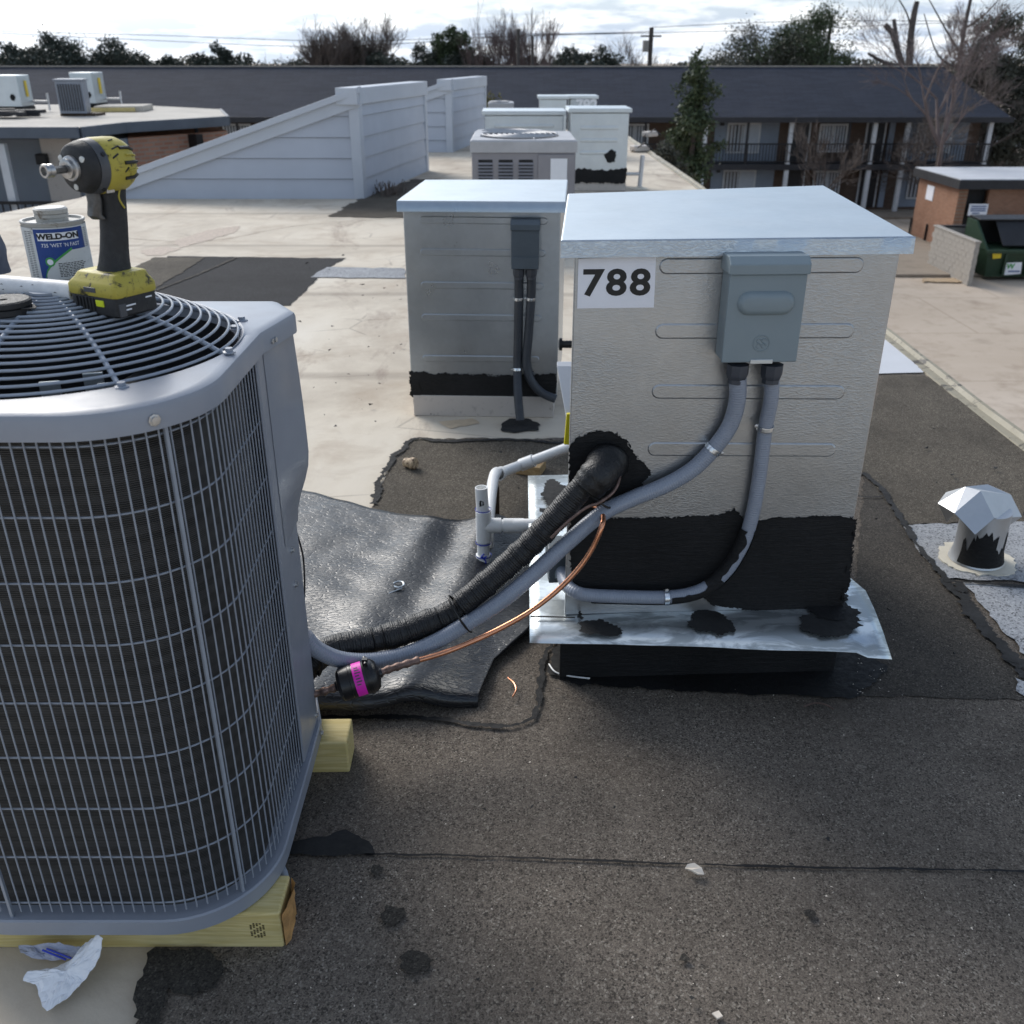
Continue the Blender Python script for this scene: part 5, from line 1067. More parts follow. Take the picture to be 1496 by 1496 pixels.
tub('corner_board', -7.12, -6.98, 18.35, 18.47, GZ, lbz - .27, M['bluewall'], lb_, 0)
p = P(64, 232, 18.15); tub('lamp', p.x - .10, p.x + .10, 18.02, 18.195, p.z - .09, p.z + .09, M['darkmetal'], lb_, .02)
p = P(225, 260, 18.17); q = P(68, 250, 18.17); tub('door', q.x, q.x + .55, 18.13, 18.195, wk + .002, q.z + .75, M['curbwhite'], lb_, 0)
for x in (6, -160):
    p = P(x, 230, 17.15); tub('post', p.x - .07, p.x + .07, 17.1, 17.22, GZ, lbz - .26, M['post'], lb_, .008)
tub('walkway', -20, -6.9, 16.95, 18.19, wk - .25, wk, M['walk'], lb_, 0)
rl = thing('iron_railing', 'low black iron railing along the grey building walkway at the left', 'railing', (-9, 17.05, wk))
m = MB(); m.box((-13.4, 17.05, wk + 1.02), (12.8, .05, .05)); m.build('top_rail', M['darkmetal'], rl, 0); m = MB(); m.box((-13.4, 17.05, wk + .1), (12.8, .04, .04)); m.build('bottom_rail', M['darkmetal'], rl, 0)
bal = MB(); bal.box((0, 0, wk + .56), (.022, .022, .90)); bme = bal.mesh('baluster', 0)
for k in range(50):
    o = link('baluster', bme, M['darkmetal'], rl); o.location = (-7.1 - k * .13, 17.05, 0)
# a wall-mounted meter on the brick side
p = V((-6.15, 19.62, 0)); mtr = MB(); z = P(285, 205, 19.7).z; mtr.box((p.x + .04, p.y - .05, z), (.16, .3, .24), R(57)); mtr.tube([V((p.x + .06, p.y - .1, z - .2)), V((p.x + .05, p.y + .1, z - .1)), V((p.x + .02, p.y + .2, z + .25))], .04, 6); mtr.build('meter', M['darkmetal'], lb_, 0)
# equipment on its roof
def roof_cab(label, px0, px1, pside, ytop, Y, yel):
    a, b, d_ = P(px0, ytop, Y), P(px1, ytop, Y), P(pside, ytop + 2, Y + .75); t = thing('equipment_cabinet', label, 'cabinet', (a.x, Y, lbz), 'silver cabinets on the neighbouring roof'); h = a.z - lbz
    m = MB(); dv = V((d_.x - b.x, .75, 0)); m.prism([V((a.x, Y, lbz + .12)), V((b.x, Y, lbz + .12)), V((b.x, Y, lbz + .12)) + dv, V((a.x, Y, lbz + .12)) + dv], (0, 0, h - .12)); m.build('body', M['galvlid'], t, 0, .01)
    m = MB(); m.prism([V((a.x - .02, Y - .02, lbz)), V((b.x + .02, Y - .02, lbz)), V((b.x + .02, Y - .02, lbz)) + dv, V((a.x - .02, Y - .02, lbz)) + dv], (0, 0, .118)); m.build('curb', M['tar'], t, 0)
    n_ = V((dv.y, -dv.x, 0)).normalized(); q = V((b.x, Y, 0)) + dv * .55 + n_ * .006; dn = dv.normalized(); m = MB(); m.prism([q - dn * .06 + V((0, 0, lbz + h * .42)), q + dn * .10 + V((0, 0, lbz + h * .42)), q + dn * .10 + V((0, 0, lbz + h * .85)), q - dn * .06 + V((0, 0, lbz + h * .85))], n_ * .004); m.build('warning_label', M['yellow'], t, 0)
    m = MB(); q = V(((a.x + b.x) / 2 + .12, Y - .008, lbz + .30)); m.poly([q + V((math.cos(k) * .06, 0, math.sin(k) * .07)) for k in range(6)]); m.build('tar_patch', M['tar'], t, 0)
    p = V((b.x, Y, 0)) + dv + V((.04, -.1, 0)); m = MB(); m.tube([p + V((-.1, 0, lbz + .2)), p + V((.32, 0, lbz + .2)), p + V((.32, 0, lbz + .02))], .025, 7); m.tube([p + V((.32, 0, lbz + .2)), p + V((.32, 0, lbz + .36))], .025, 7); m.build('drain', M['pvcdirty'], t, 50)
roof_cab('silver cabinet at the far left edge on the neighbouring roof', -16, 23, 42, 110, 21.5, 0)
roof_cab('silver cabinet behind the slatted condenser on the neighbouring roof', 100, 132, 150, 106, 23.0, 0)
t = thing('air_conditioner', 'upright grey slatted condenser on the neighbouring roof', 'air conditioner', P(100, 165, 20.5)); a, b = P(79, 118, 20.3), P(119, 118, 20.3)
bx_ = P(126, 118, 20.9).x - b.x; m = MB(); m.prism([V((a.x, 20.3, lbz + .05)), V((b.x, 20.3, lbz + .05)), V((b.x + bx_, 20.9, lbz + .05)), V((a.x + bx_, 20.9, lbz + .05))], (0, 0, a.z - lbz - .05)); m.build('housing', M['acpaint'], t, 0, .01)
for k in range(9):
    x = a.x + .03 + (b.x - a.x - .06) * (k + .5) / 9; m = MB(); m.box((x, 20.288, (a.z + lbz) / 2 + .02), (.022, .02, a.z - lbz - .16)); m.build('slat', M['toolgrey'], t, 0)
m = MB(); m.prism([V((a.x - .02, 20.28, a.z)), V((b.x + .02, 20.28, a.z)), V((b.x + bx_ + .02, 20.92, a.z)), V((a.x + bx_ - .02, 20.92, a.z))], (0, 0, .03)); m.build('top_cover', M['acpaint'], t, 0)
m = MB(); m.box(((a.x + b.x) / 2 + .06, 20.6, lbz + .025), (.7, .5, .045)); m.build('base', M['woodold'], t, 0)
t = thing('roof_curb', 'pale sheet covered box lying on the neighbouring roof', 'roof box', P(165, 160, 22)); p = P(172, 162, 22.0); m = MB(); m.box((p.x, 22.4, lbz + .06), (1.0, 1.1, .12), R(8)); m.build('sheet', M['gravelroof'], t, 0, .02); m = MB(); m.box((p.x - .02, 21.8, lbz + .05), (.9, .05, .08), R(8)); m.build('board', M['wood'], t, 0)
t = thing('roof_pile', 'dark low rubble pile at the far left of the neighbouring roof', 'debris', P(8, 165, 19.5)); m = MB(); p = P(2, 160, 19.6)
for k in range(12): m.box(V((p.x + rr.uniform(-.5, .4), 19.6 + rr.uniform(-.2, .4), lbz + rr.uniform(.03, .14))), (rr.uniform(.2, .6), .2, .06), rr.uniform(-.6, .6))
m.build('planks', M['darkwood'], t, 0)

# ------------------------------------------------------------------ FAR APARTMENT BUILDING
ap = thing('apartment_building', 'long two storey apartment building with dark shingle roof, balconies and white posts', 'building', (0, 57, GZ))
FY, WY = 56.0, 57.6; EZ, RZ, SZ = -1.46, 1.02, -3.86; XL, XR = -62.0, 26.6
m = MB(); m.loft([[V((XL, FY - .5, EZ)), V((XR + .5, FY - .5, EZ)), V((XR + .5, 66, EZ)), V((XL, 66, EZ))], [V((XL, 60.9, RZ)), V((XR - 1.6, 60.9, RZ)), V((XR - 1.6, 61.0, RZ)), V((XL, 61.0, RZ))]]); m.build('roof', M['shingle'], ap, 0)
tub('ridge_cap', XL, XR - 1.6, 60.8, 61.1, RZ - .02, RZ + .05, M['block'], ap, 0)
tub('fascia', XL, XR + .55, FY - .58, FY - .505, EZ - .22, EZ + .05, M['darkwood'], ap, 0)
tub('soffit', XL, XR + .5, FY - .5, WY + .3, EZ - .10, EZ - .005, M['darkwood'], ap, 0)
tub('wall', XL, XR - .2, WY, 65, GZ, EZ - .105, M['brickdark'], ap, 0)
tub('balcony_slab', XL, XR, FY - .1, WY - .003, SZ - .30, SZ, M['darkwood'], ap, 0)
def win(x0, x1, z0, z1, curt=True):
    f = tub('window', x0, x1, WY - .14, WY - .045, z0, z1, M['post'], ap, 0); tub('pane', x0 + .10, (x0 + x1) / 2 - .03, WY - .16, WY - .143, z0 + .10, z1 - .10, M['glass'], f, 0); tub('pane', (x0 + x1) / 2 + .03, x1 - .10, WY - .16, WY - .143, z0 + .10, z1 - .10, M['curtain'] if curt else M['glass'], f, 0)
    m = MB()
    for k in range(8): m.box((x0 + .15 + (x1 - x0 - .3) * (k + .5) / 8, WY - .163, (z0 + z1) / 2), (.09, .004, z1 - z0 - .24))
    m.build('curtain', M['curtain'], f, 0)
def sid(x0, x1, z0, z1): tub('siding', x0, x1, WY - .04, WY - .003, z0, z1, M['bluewall'], ap, 0)
def doorx(x0, x1, z0, z1): f = tub('door_frame', x0, x1, WY - .10, WY - .045, z0, z1 + .1, M['post'], ap, 0); tub('door', x0 + .1, x1 - .1, WY - .13, WY - .103, z0, z1, M['door'], f, 0)
X = lambda px: P(px, 200, FY).x
for fl, z0 in ((1, SZ), (0, GZ + .15)):
    zt_ = z0 + 2.2
    for off in (0, -11.2, -22.4, -33.6, -44.8, -56):
        sid(X(1052) + off, X(1148) + off, z0, zt_); win(X(1070) + off, X(1120) + off, z0 + .45, zt_ - .15)
        doorx(X(1163) + off, X(1195) + off, z0, zt_ - .15); win(X(1208) + off, X(1250) + off, z0 + .5, zt_ - .2, False)
    sid(X(1338), X(1432), z0, zt_); win(X(1354), X(1408), z0 + .45, zt_ - .15); doorx(X(1278), X(1308), z0, zt_ - .15); tub('jamb', X(1312), X(1320), WY - .2, WY - .05, z0, zt_, M['bluewall'], ap, 0)
    tub('lamp', X(1062) - .1, X(1062) + .1, WY - .2, WY - .045, zt_ - .3, zt_ - .1, M['darkmetal'], ap, 0)
for px in (1445, 1325, 1277, 1155, 1030):
    for off in ((0,) if px in (1445, 1325, 1277) else (0, -11.2, -22.4, -33.6, -44.8)):
        for z0, z1 in ((SZ, EZ - .105), (GZ + .1, SZ - .303)):
            x = X(px) + off; tub('post', x - .11, x + .11, FY - .05, FY + .17, z0, z1, M['post'], ap, 0)
for px in (1092, 1240): 
    for off in (0, -11.2, -22.4, -33.6): tub('post', X(px) + off - .06, X(px) + off + .06, FY - .02, FY + .1, SZ, EZ - .105, M['darkwood'], ap, 0)
tub('top_rail', XL, XR - .1, FY - .09, FY - .055, SZ + 1.02, SZ + 1.09, M['darkmetal'], ap, 0); tub('bottom_rail', XL, XR - .1, FY - .09, FY - .055, SZ + .12, SZ + .17, M['darkmetal'], ap, 0)
m = MB(); x = -14.0
while x < XR - .1: m.box((x, FY - .072, SZ + .6), (.035, .03, .85)); x += .17
o = m.build('balusters', M['darkmetal'], ap, 0); o['kind'] = 'stuff'
tub('vent_strip', P(340, 150, 58).x, P(362, 150, 58).x, 57.5, 57.9, P(345, 154, 57.5).z, P(345, 154, 57.5).z + .12, M['block'], ap, 0)
sw = MB(); sw.box((5, 55.2, GZ + .06), (60, 2.6, .12)); struct(sw.build('sidewalk', M['walk'], None, 0, .02))
sw = MB(); sw.box((17.6, 46.2, GZ + .06), (4.3, 15.2, .12)); struct(sw.build('sidewalk', M['walk'], None, 0, .02))

# ------------------------------------------------------------------ BRICK SHED, BLOCK WALL, DUMPSTER
sh = thing('brick_shed', 'small flat roofed orange brick shed with two white signs at the right', 'shed', (22, 46, GZ)); ST = -3.70
tub('side_wall', 19.75, 19.95, 43.9, 48.4, GZ, ST, M['bricky'], sh, 0); tub('front_wall', 21.05, 30, 43.8, 44.0, GZ, ST, M['brickx'], sh, 0)
tub('back_wall', 19.96, 30, 48.2, 48.4, GZ, ST, M['brickx'], sh, 0); tub('dark_opening', 20.2, 21.04, 44.15, 44.3, GZ, ST, M['dark'], sh, 0); tub('pier', 19.96, 20.15, 43.9, 44.1, GZ, ST, M['bricky'], sh, 0)  # dark opening is a near-black panel standing for the shade inside
tub('fascia', 19.5, 30.3, 43.45, 48.7, ST + .003, ST + .38, M['darkwood'], sh, 0); tub('roof', 19.55, 30.25, 43.5, 48.65, ST + .383, ST + .42, M['shedroof'], sh, 0)
p = P(1340, 283, 46.8); tub('sign', 19.72, 19.746, 46.5, 47.3, p.z - .3, p.z + .35, M['signwhite'], sh, 0)
a, b = P(1417, 298, 43.75), P(1441, 315, 43.75); s_ = tub('sign', a.x, b.x, 43.75, 43.796, b.z, a.z, M['signwhite'], sh, 0)
for k, f in enumerate((.8, .6, .42, .2)): tub('print_line', a.x + .08 + .1 * (k == 3), b.x - .08 - .25 * (k == 3), 43.74, 43.748, b.z + (a.z - b.z) * f - .025, b.z + (a.z - b.z) * f + .025, M['blueprint'], s_, 0)
p = P(1462, 318, 43.75); tub('meter_box', p.x - .4, p.x + .4, 43.55, 43.79, p.z - .25, p.z + .12, M['darkmetal'], sh, .02); tub('gauge', p.x - .25, p.x - .05, 43.53, 43.548, p.z - .15, p.z + .05, M['galvlid'], sh, 0)
for px in (1336, 1360):
    p = P(px, 345, 46.5); m = MB(); m.tube([V((19.70, p.y + (1360 - px) * .08, GZ)), V((19.70, p.y + (1360 - px) * .08, p.z + .55))], .05, 6); m.build('pipe', M['darkmetal'], sh, 0)
# block wall: every block its own part
bw = thing('block_wall', 'grey concrete block wall screening the green dumpster', 'wall', (18, 39, GZ)); WH = -4.87
bl = MB(); bl.box((0, 0, 0), (.19, .385, .19)); bl_me = bl.mesh('block', 0); bl2 = MB(); bl2.box((0, 0, 0), (.385, .19, .19)); bl2_me = bl2.mesh('block', 0)
core = MB(); core.box((17.75, 38.95, (GZ + WH) / 2), (.17, 3.88, WH - GZ - .02)); core.build('mortar', M['block'], bw, 0); core = MB(); core.box((21.0, 40.85, (GZ + WH) / 2), (6.6, .17, WH - GZ - .02)); core.build('mortar', M['block'], bw, 0)
for r_ in range(8):
    z = GZ + .1 + r_ * .2
    for k in range(10):
        y = 37.2 + k * .4 + (.2 if r_ % 2 else 0)
        if y > 40.9: continue
        o = link('block', bl_me, M['block'], bw); o.location = (17.75 + rr.uniform(-.006, .006), y, z)
    for k in range(16):
        x = 18.1 + k * .4 + (.2 if r_ % 2 else 0); o = link('block', bl2_me, M['block'], bw); o.location = (x, 40.85 + rr.uniform(-.006, .006), z)
tub('coping', 17.63, 17.87, 36.98, 40.98, WH - .003, WH + .06, M['block'], bw, .01); tub('coping', 17.88, 24.3, 40.73, 40.97, WH - .003, WH + .06, M['darkwood'], bw, .01)
dm = thing('dumpster', 'dark green dumpster with white and yellow stickers behind the block wall', 'dumpster', (20, 38.6, GZ)); dx0 = P(1434, 400, 38).x; dtop = P(1450, 366, 38).z
m = MB(); m.loft([[V((dx0 + .15, 38.0, GZ + .15)), V((dx0 + 3.2, 38.0, GZ + .15)), V((dx0 + 3.2, 39.9, GZ + .15)), V((dx0 + .15, 39.9, GZ + .15))], [V((dx0, 37.85, dtop)), V((dx0 + 3.2, 37.85, dtop)), V((dx0 + 3.2, 40.1, dtop)), V((dx0, 40.1, dtop))]]); m.build('tub', M['dumpster'], dm, 0)
m = MB(); m.prism([(dx0 - .02, 37.9, dtop + .003), (dx0 - .02, 40.1, dtop + .003), (dx0 - .02, 40.1, dtop + .95), (dx0 - .02, 39.3, dtop + .95)], (.08, 0, 0)); m.build('side_panel', M['dumpster'], dm, 0)
tub('rim', dx0 - .06, dx0 + 3.26, 37.78, 37.9, dtop - .08, dtop + .03, M['dumpster'], dm, 0); tub('back_panel', dx0 + .07, dx0 + 3.2, 39.95, 40.1, dtop + .003, dtop + .95, M['dark'], dm, 0)
m = MB(); m.prism([(dx0 + .1, 39.2, dtop + .96), (dx0 + 3.2, 39.2, dtop + .96), (dx0 + 3.2, 40.2, dtop + .99), (dx0 + .1, 40.2, dtop + .99)], (0, 0, .05)); m.build('lid', M['lidplastic'], dm, 0, .01)
m = MB(); m.prism([(dx0 + .75, 39.3, dtop + .9), (dx0 + 3.2, 39.3, dtop + .9), (dx0 + 3.2, 38.3, dtop + .10), (dx0 + .75, 38.3, dtop + .10)], (0, -.02, .05)); m.build('lid', M['lidplastic'], dm, 0, .01)
def dfront(px, py): 
    q = onplane(px, py, V((dx0, 37.83, dtop)), V((0, -1, -.09)).normalized()); return q
for name, mat, px in (('yellow_sticker', 'yellow', ((1450, 369), (1463, 368), (1462, 377), (1450, 378))), ('white_sticker', 'signwhite', ((1469, 384), (1493, 383), (1491, 400), (1466, 402)))):
    m = MB(); m.prism([dfront(*q) for q in px], (0, -.012, 0)); s_ = m.build(name, M[mat], dm, 0)
    if name == 'white_sticker':
        m = text_mb('W', .30, .002, .012); place(m, dfront(1476, 389) + V((0, -.02, 0)), V((1, 0, 0)), ZU, V((0, -1, 0))); m.build('lettering', M['cangreen'], s_, 0); p = dfront(1481, 396); tub('print_line', p.x - .22, p.x + .22, p.y - .03, p.y - .018, p.z - .03, p.z + .02, M['blueprint'], s_, 0)
for k in range(3): tub('rib', dx0 + .7 + k * .9, dx0 + .8 + k * .9, 37.80, 37.95, GZ + .25, dtop - .1, M['dumpster'], dm, 0)
p = G(1378, 411, GZ); m = MB(); m.poly(ragged([V((p.x - .9, p.y - .3, GZ + .03)), V((p.x + .9, p.y - .4, GZ + .03)), V((p.x + .8, p.y + .3, GZ + .03)), V((p.x - .7, p.y + .3, GZ + .03))], .1, .1, 3)); tag(m.build('cardboard', M['cork'], None, 0, 0, .03), 'flat pale cardboard on the lot beside the block wall', 'cardboard')
# a van seen through the branches on the far right
cv = P(1470, 215, 70); vn = thing('van', 'pale van parked far off behind the bare tree at the right', 'van', (cv.x, 70, GZ))
m = MB(); prof = [(-2.4, .4), (2.4, .4), (2.4, 1.2), (1.7, 1.35), (1.2, 2.3), (-2.4, 2.3)]; m.prism([V((cv.x + x, 69, GZ + 2.0 + z)) for x, z in prof], (0, 1.9, 0)); m.build('body', M['signwhite'], vn, 0, .1)
tub('window', cv.x - 2.0, cv.x + 1.0, 68.96, 68.998, GZ + 3.6, GZ + 4.1, M['glass'], vn, 0)
for s_ in (-1.5, 1.5):
    m = MB(); m.lathe([(.35, 0), (.35, .22), (.15, .24), (0, .24)], (cv.x + s_, 69.0, GZ + 2.35), (0, -1, 0), 18); m.build('wheel', M['black'], vn, 30)
em = MB(); em.loft([[V((18, 66, GZ)), V((70, 66, GZ)), V((70, 110, GZ)), V((18, 110, GZ))], [V((22, 68, GZ + 2.0)), V((70, 68, GZ + 2.0)), V((70, 110, GZ + 2.0)), V((22, 110, GZ + 2.0))]]); struct(em.build('embankment', M['soil'], None, 0))

# ------------------------------------------------------------------ TREES
def leaf_crown(name, clumps, n, size, mat, parent, seed, flat=1.0):
    rg = random.Random(seed); m = MB(); vs = m.v; fs = m.f; tot = sum(cl_[3] * cl_[4] * cl_[5] for cl_ in clumps) 
    for (x, y, z, rx, ry, rz) in clumps:
        k = int(n * rx * ry * rz / tot) + 20; sub = [V((rg.gauss(0, 1), rg.gauss(0, 1), rg.gauss(0, 1))).normalized() * rg.uniform(.45, 1.0) for _ in range(14)]
        for _ in range(k):
            s_ = rg.choice(sub); q = s_ + V((rg.gauss(0, 1), rg.gauss(0, 1), rg.gauss(0, 1))) * .22
            p = V((x + q.x * rx, y + q.y * ry, z + q.z * rz)); a = V((rg.gauss(0, 1), rg.gauss(0, 1), rg.gauss(0, 1) * flat)).normalized(); b = a.cross(V((rg.gauss(0, 1), rg.gauss(0, 1), rg.gauss(0, 1)))).normalized(); L = size * rg.uniform(.6, 1.4); i = len(vs)
            vs += [p - a * L, p + b * L * .45, p + a * L, p - b * L * .45]; fs.append((i, i + 1, i + 2, i + 3))
    return m.build(name, mat, parent, 0, norm=False)
def branches(m, p, d, L, r_, depth, rg, spread=.55, up=.15, kids=(2, 3), minr=.012):
    n = 3; q = p; pts = [p]; dd_ = V(d)
    for i in range(n):
        dd_ = (dd_ + V((rg.gauss(0, .10), rg.gauss(0, .10), rg.gauss(0, .08) + up * .12))).normalized(); q = q + dd_ * (L / n); pts.append(q)
    m.tube(pts, [max(minr * .62, r_ * (1 - .45 * i / n)) for i in range(n + 1)], 5 if depth > 3 else 3, cap=False)
    if depth <= 0: return pts[-1]
    for k in range(rg.randint(*kids) + (1 if depth <= 2 else 0)):
        t = rg.uniform(.35, 1.0); base = pts[min(n, int(t * n + .5))]; s_ = V((rg.gauss(0, 1), rg.gauss(0, 1), rg.gauss(0, .7))).normalized(); nd = (dd_ + s_ * spread + V((0, 0, up))).normalized(); branches(m, base, nd, L * rg.uniform(.6, .9), r_ * .5, depth - 1, rg, spread, up, kids, minr)
    return pts[-1]
def leafy(label, px, ytop, Y, wpx, mat, seed, name='tree', n=2600, leaf=.22, group='trees beyond the apartment building', shape='round', ybase=104):
    top = P(px, ytop, Y); wd = wpx * Y * .955 / FPX / 2 * (1.28 if shape == 'wide' and Y > 70 else 1.2); n = int(n * (1.5 if shape == 'wide' else 1)); leaf *= .46; n = int(n * 5.5); base = V((top.x, Y, GZ)); h = top.z - GZ; rg = random.Random(seed); t = thing(name, label, 'tree', base, group)
    m = MB(); m.tube([base, base + V((rg.uniform(-.3, .3), 0, h * .4)), base + V((rg.uniform(-.4, .4), 0, h * .75))], [h * .028, h * .02, h * .008], 7)
    for k in range(5): a = rg.uniform(0, 6.28); z = h * rg.uniform(.4, .65); m.tube([base + V((0, 0, z)), base + V((math.cos(a) * wd * .7, math.sin(a) * wd * .6, z + h * .15))], [h * .011, h * .003], 5)
    m.build('trunk', M['bark'], t, 40); cl_ = []
    for k in range(11):
        a = rg.uniform(0, 6.28); rr_ = math.sqrt(rg.random()) * .75; f = rg.uniform(0, 1)
        if shape == 'round': cz_ = top.z - wd * .45 - f * min(wd * 1.0, h * .35)
        elif shape == 'wide': cz_ = top.z - h * .05 - f * h * .32 - rr_ * h * .08
        else: cz_ = top.z - h * .1 - f * h * .6; rr_ *= (.35 + .65 * f)
        cl_.append((top.x + math.cos(a) * wd * rr_, Y + math.sin(a) * wd * rr_ * .8, cz_, wd * rg.uniform(.3, .48), wd * rg.uniform(.3, .48), wd * rg.uniform(.22, .4)))
    cl_.append((top.x, Y, top.z - wd * .35, wd * .35, wd * .35, wd * .33))
    for k in range(4): cl_.append((top.x + wd * (-.75 + .5 * k), Y + rg.uniform(-.3, .3) * wd, max(top.z - wd * 1.5, GZ + h * .45) , wd * .42, wd * .4, max(wd * .5, h * .12)))
    leaf_crown('crown', cl_, n, leaf, mat, t, seed); return t
def bare(label, px, ytop, Y, mat, seed, depth=5, spread=.5, lean=0, name='bare_tree', stems=1, r0=None, group='trees beyond the apartment building', minr=.014, up=.2, first=.36, kids=(2, 3)):
    top = P(px, ytop, Y); base = V((top.x - lean, Y, GZ)); h = top.z - GZ; rg = random.Random(seed); t = thing(name, label, 'tree', base, group); m = MB(); tw = MB()
    for s_ in range(stems):
        d = V((rg.gauss(0, .12) + lean / h + (s_ - (stems - 1) / 2) * .16, rg.gauss(0, .1), 1)).normalized(); p0 = base + V(((s_ - (stems - 1) / 2) * .5, 0, 0)); L = h * first; p1 = p0 + d * L; m.tube([p0, p0.lerp(p1, .5) + V((rg.gauss(0, .08), 0, 0)), p1], [(r0 or h * .02), (r0 or h * .02) * .8, (r0 or h * .02) * .62], 8, cap=False)
        for k in range(4): a = k * 1.57 + rg.random(); branches(tw, p0.lerp(p1, rg.uniform(.6, 1)), V((d.x + math.cos(a) * spread, d.y + math.sin(a) * spread, d.z * .9 + .2)).normalized(), h * .25, (r0 or h * .02) * .5, depth, rg, spread, up, kids, minr)
    m.build('trunk', M['bark'], t, 50); tw.build('crown', mat, t, 0, norm=False); return t
leafy('dark evergreen at the far left edge of the skyline', 12, 62, 72, 90, M['leaf'], 1, leaf=.26)
leafy('broad dark evergreen with ragged top above the slatted condenser', 95, 54, 76, 110, M['leaf'], 2, n=3400, shape='wide', leaf=.26)
leafy('dark evergreen overlapping the broad one on its right', 150, 54, 78, 95, M['leaf'], 3, n=3000, shape='wide', leaf=.25)
leafy('low evergreen sloping down right of the broad dark one', 195, 74, 78, 70, M['leaf'], 4, leaf=.25)
leafy('small round evergreen low over the left roof ridge', 245, 80, 80, 36, M['leaf'], 5, n=900, leaf=.25)
leafy('small round evergreen beside the taller ragged one', 284, 78, 80, 36, M['leaf'], 6, n=900, leaf=.25)
leafy('taller ragged evergreen above the sloped wedge', 315, 62, 80, 44, M['leaf'], 7, n=1100, shape='wide', leaf=.25)
leafy('thin topped evergreen right of the ragged one', 355, 76, 80, 52, M['leaf'], 8, n=900, shape='wide', leaf=.25)
bare('bare brown tree left of the round topped green tree', 480, 40, 80, M['twig'], 9, 5, .55, minr=.020, kids=(3, 4))
bare('second bare brown tree close to the round topped green tree', 545, 38, 84, M['twig'], 10, 5, .55, minr=.020, kids=(3, 4))
leafy('olive tinged tree low among the bare brown trees', 500, 66, 82, 80, M['leaf3'], 11, n=1800, shape='wide', leaf=.24)
leafy('dark evergreen below the second bare brown tree', 556, 72, 80, 64, M['leaf'], 12, n=1600, leaf=.25)
leafy('dark evergreen just left of the round topped green tree', 612, 64, 80, 60, M['leaf'], 13, n=1700, leaf=.25)
leafy('round topped green tree standing out on the skyline', 659, 37, 80, 54, M['leaf2'], 14, n=2600, leaf=.22)
leafy('dark undergrowth evergreen beneath the round topped tree', 668, 72, 79, 60, M['leaf'], 15, n=1500, leaf=.25)
bare('tall rosy bare tree with many upright stems at the centre of the skyline', 755, 18, 76, M['pinkbark'], 16, 5, .38, stems=4, minr=.016, up=.4)
bare('low bare thicket tree right of the tall rosy one', 820, 60, 82, M['pinkbark'], 17, 5, .6, minr=.016)
leafy('low dark green tree right of the tall rosy bare tree', 835, 68, 80, 60, M['leaf'], 18, n=1500, leaf=.25)
leafy('low dark green tree left of the wooden pole', 878, 66, 80, 54, M['leaf'], 19, n=1500, leaf=.25)
bare('low bare brown tree beside the wooden pole', 920, 62, 84, M['twig'], 20, 5, .6, minr=.016)
bare('pale bare tree low over the ridge left of the bare brown trees', 425, 72, 88, M['twig'], 21, 5, .6, minr=.018)
leafy('wide live oak with gaps above the apartment roof at right', 1118, 38, 78, 135, M['leaf3'], 22, n=3200, shape='wide', leaf=.2)
leafy('taller live oak crown beside the leaning pole', 1182, 18, 78, 125, M['leaf2'], 23, n=3600, shape='wide', leaf=.2)
bare('bare brown scrub behind the cut off trunks', 1300, 66, 84, M['twig'], 24, 5, .6, minr=.016)
leafy('dark evergreen filling the gap between the far left tree and the broad one', 52, 66, 77, 70, M['leaf'], 61, n=2000, shape='wide', leaf=.25)
leafy('low olive scrub tree under the pale bare tree on the left ridge', 418, 84, 86, 60, M['leaf3'], 62, n=1200, shape='wide', leaf=.25)
bare('third bare brown tree between the first two on the skyline', 512, 50, 82, M['twig'], 63, 5, .55, minr=.020, kids=(3, 4))
leafy('dark evergreen between the round topped tree and the rosy bare tree', 705, 76, 80, 50, M['leaf'], 64, n=1200, shape='wide', leaf=.25)
# mass of far scrub closing the skyline
sc = MB(); rg = random.Random(88)
for k in range(34000):
    x = rg.uniform(-60, 75); y = rg.uniform(92, 100); z = GZ + rg.uniform(.6, 1) ** .7 * (7.7 + 1.0 * mn.noise(V((x * .12, 0, 0))) + .9 * mn.noise(V((x * .5, 3, 0)))); p = V((x, y, z)); a = V((rg.gauss(0, 1), rg.gauss(0, 1), rg.gauss(0, 1))).normalized() * .17; b = a.cross(V((rg.gauss(0, 1), rg.gauss(0, 1), rg.gauss(0, 1)))).normalized() * .10; sc.add([p - a, p + b, p + a, p - b], [(0, 1, 2, 3)])
g_ = sc.build('distant_woods', M['leaf3'], None, 0, norm=False); g_['kind'] = 'stuff'
# slim evergreen in the court
ce = thing('slim_evergreen', 'slim upright dark green tree in front of the apartment building', 'tree', (P(1010, 200, 44).x, 44, GZ)); tx = ce.location.x
m = MB(); m.tube([V((tx, 44, GZ)), V((tx + .1, 44, -1)), V((tx, 44, 1.2))], [.16, .1, .03], 7); m.build('trunk', M['bark'], ce, 40)
cl_ = []; rg = random.Random(5)
for k in range(30):
    z = GZ + .8 + 7.0 * k / 29; f = min(1, (1.9 - z) / 2.6 + .28); a = rg.uniform(0, 6.28); r_ = .62 * min(1, f) * rg.uniform(.2, 1); cl_.append((tx + math.cos(a) * r_, 44 + math.sin(a) * r_, z, .62 * min(1, f) + .08, .6 * min(1, f) + .08, .5))
leaf_crown('crown', cl_, 13000, .085, M['leaf2'], ce, 51)
bt = bare('small brown bare tree in front of the apartment balconies', 1215, 160, 52, M['twig'], 31, 5, .6, group='trees in the court', minr=.012, first=.25)
bare('big leaning bare tree with fine brown twigs at the right edge', 1440, 5, 50, M['pinkbark'], 33, 6, .55, lean=.6, r0=.24, group='trees in the court', minr=.010, first=.4, up=.05)
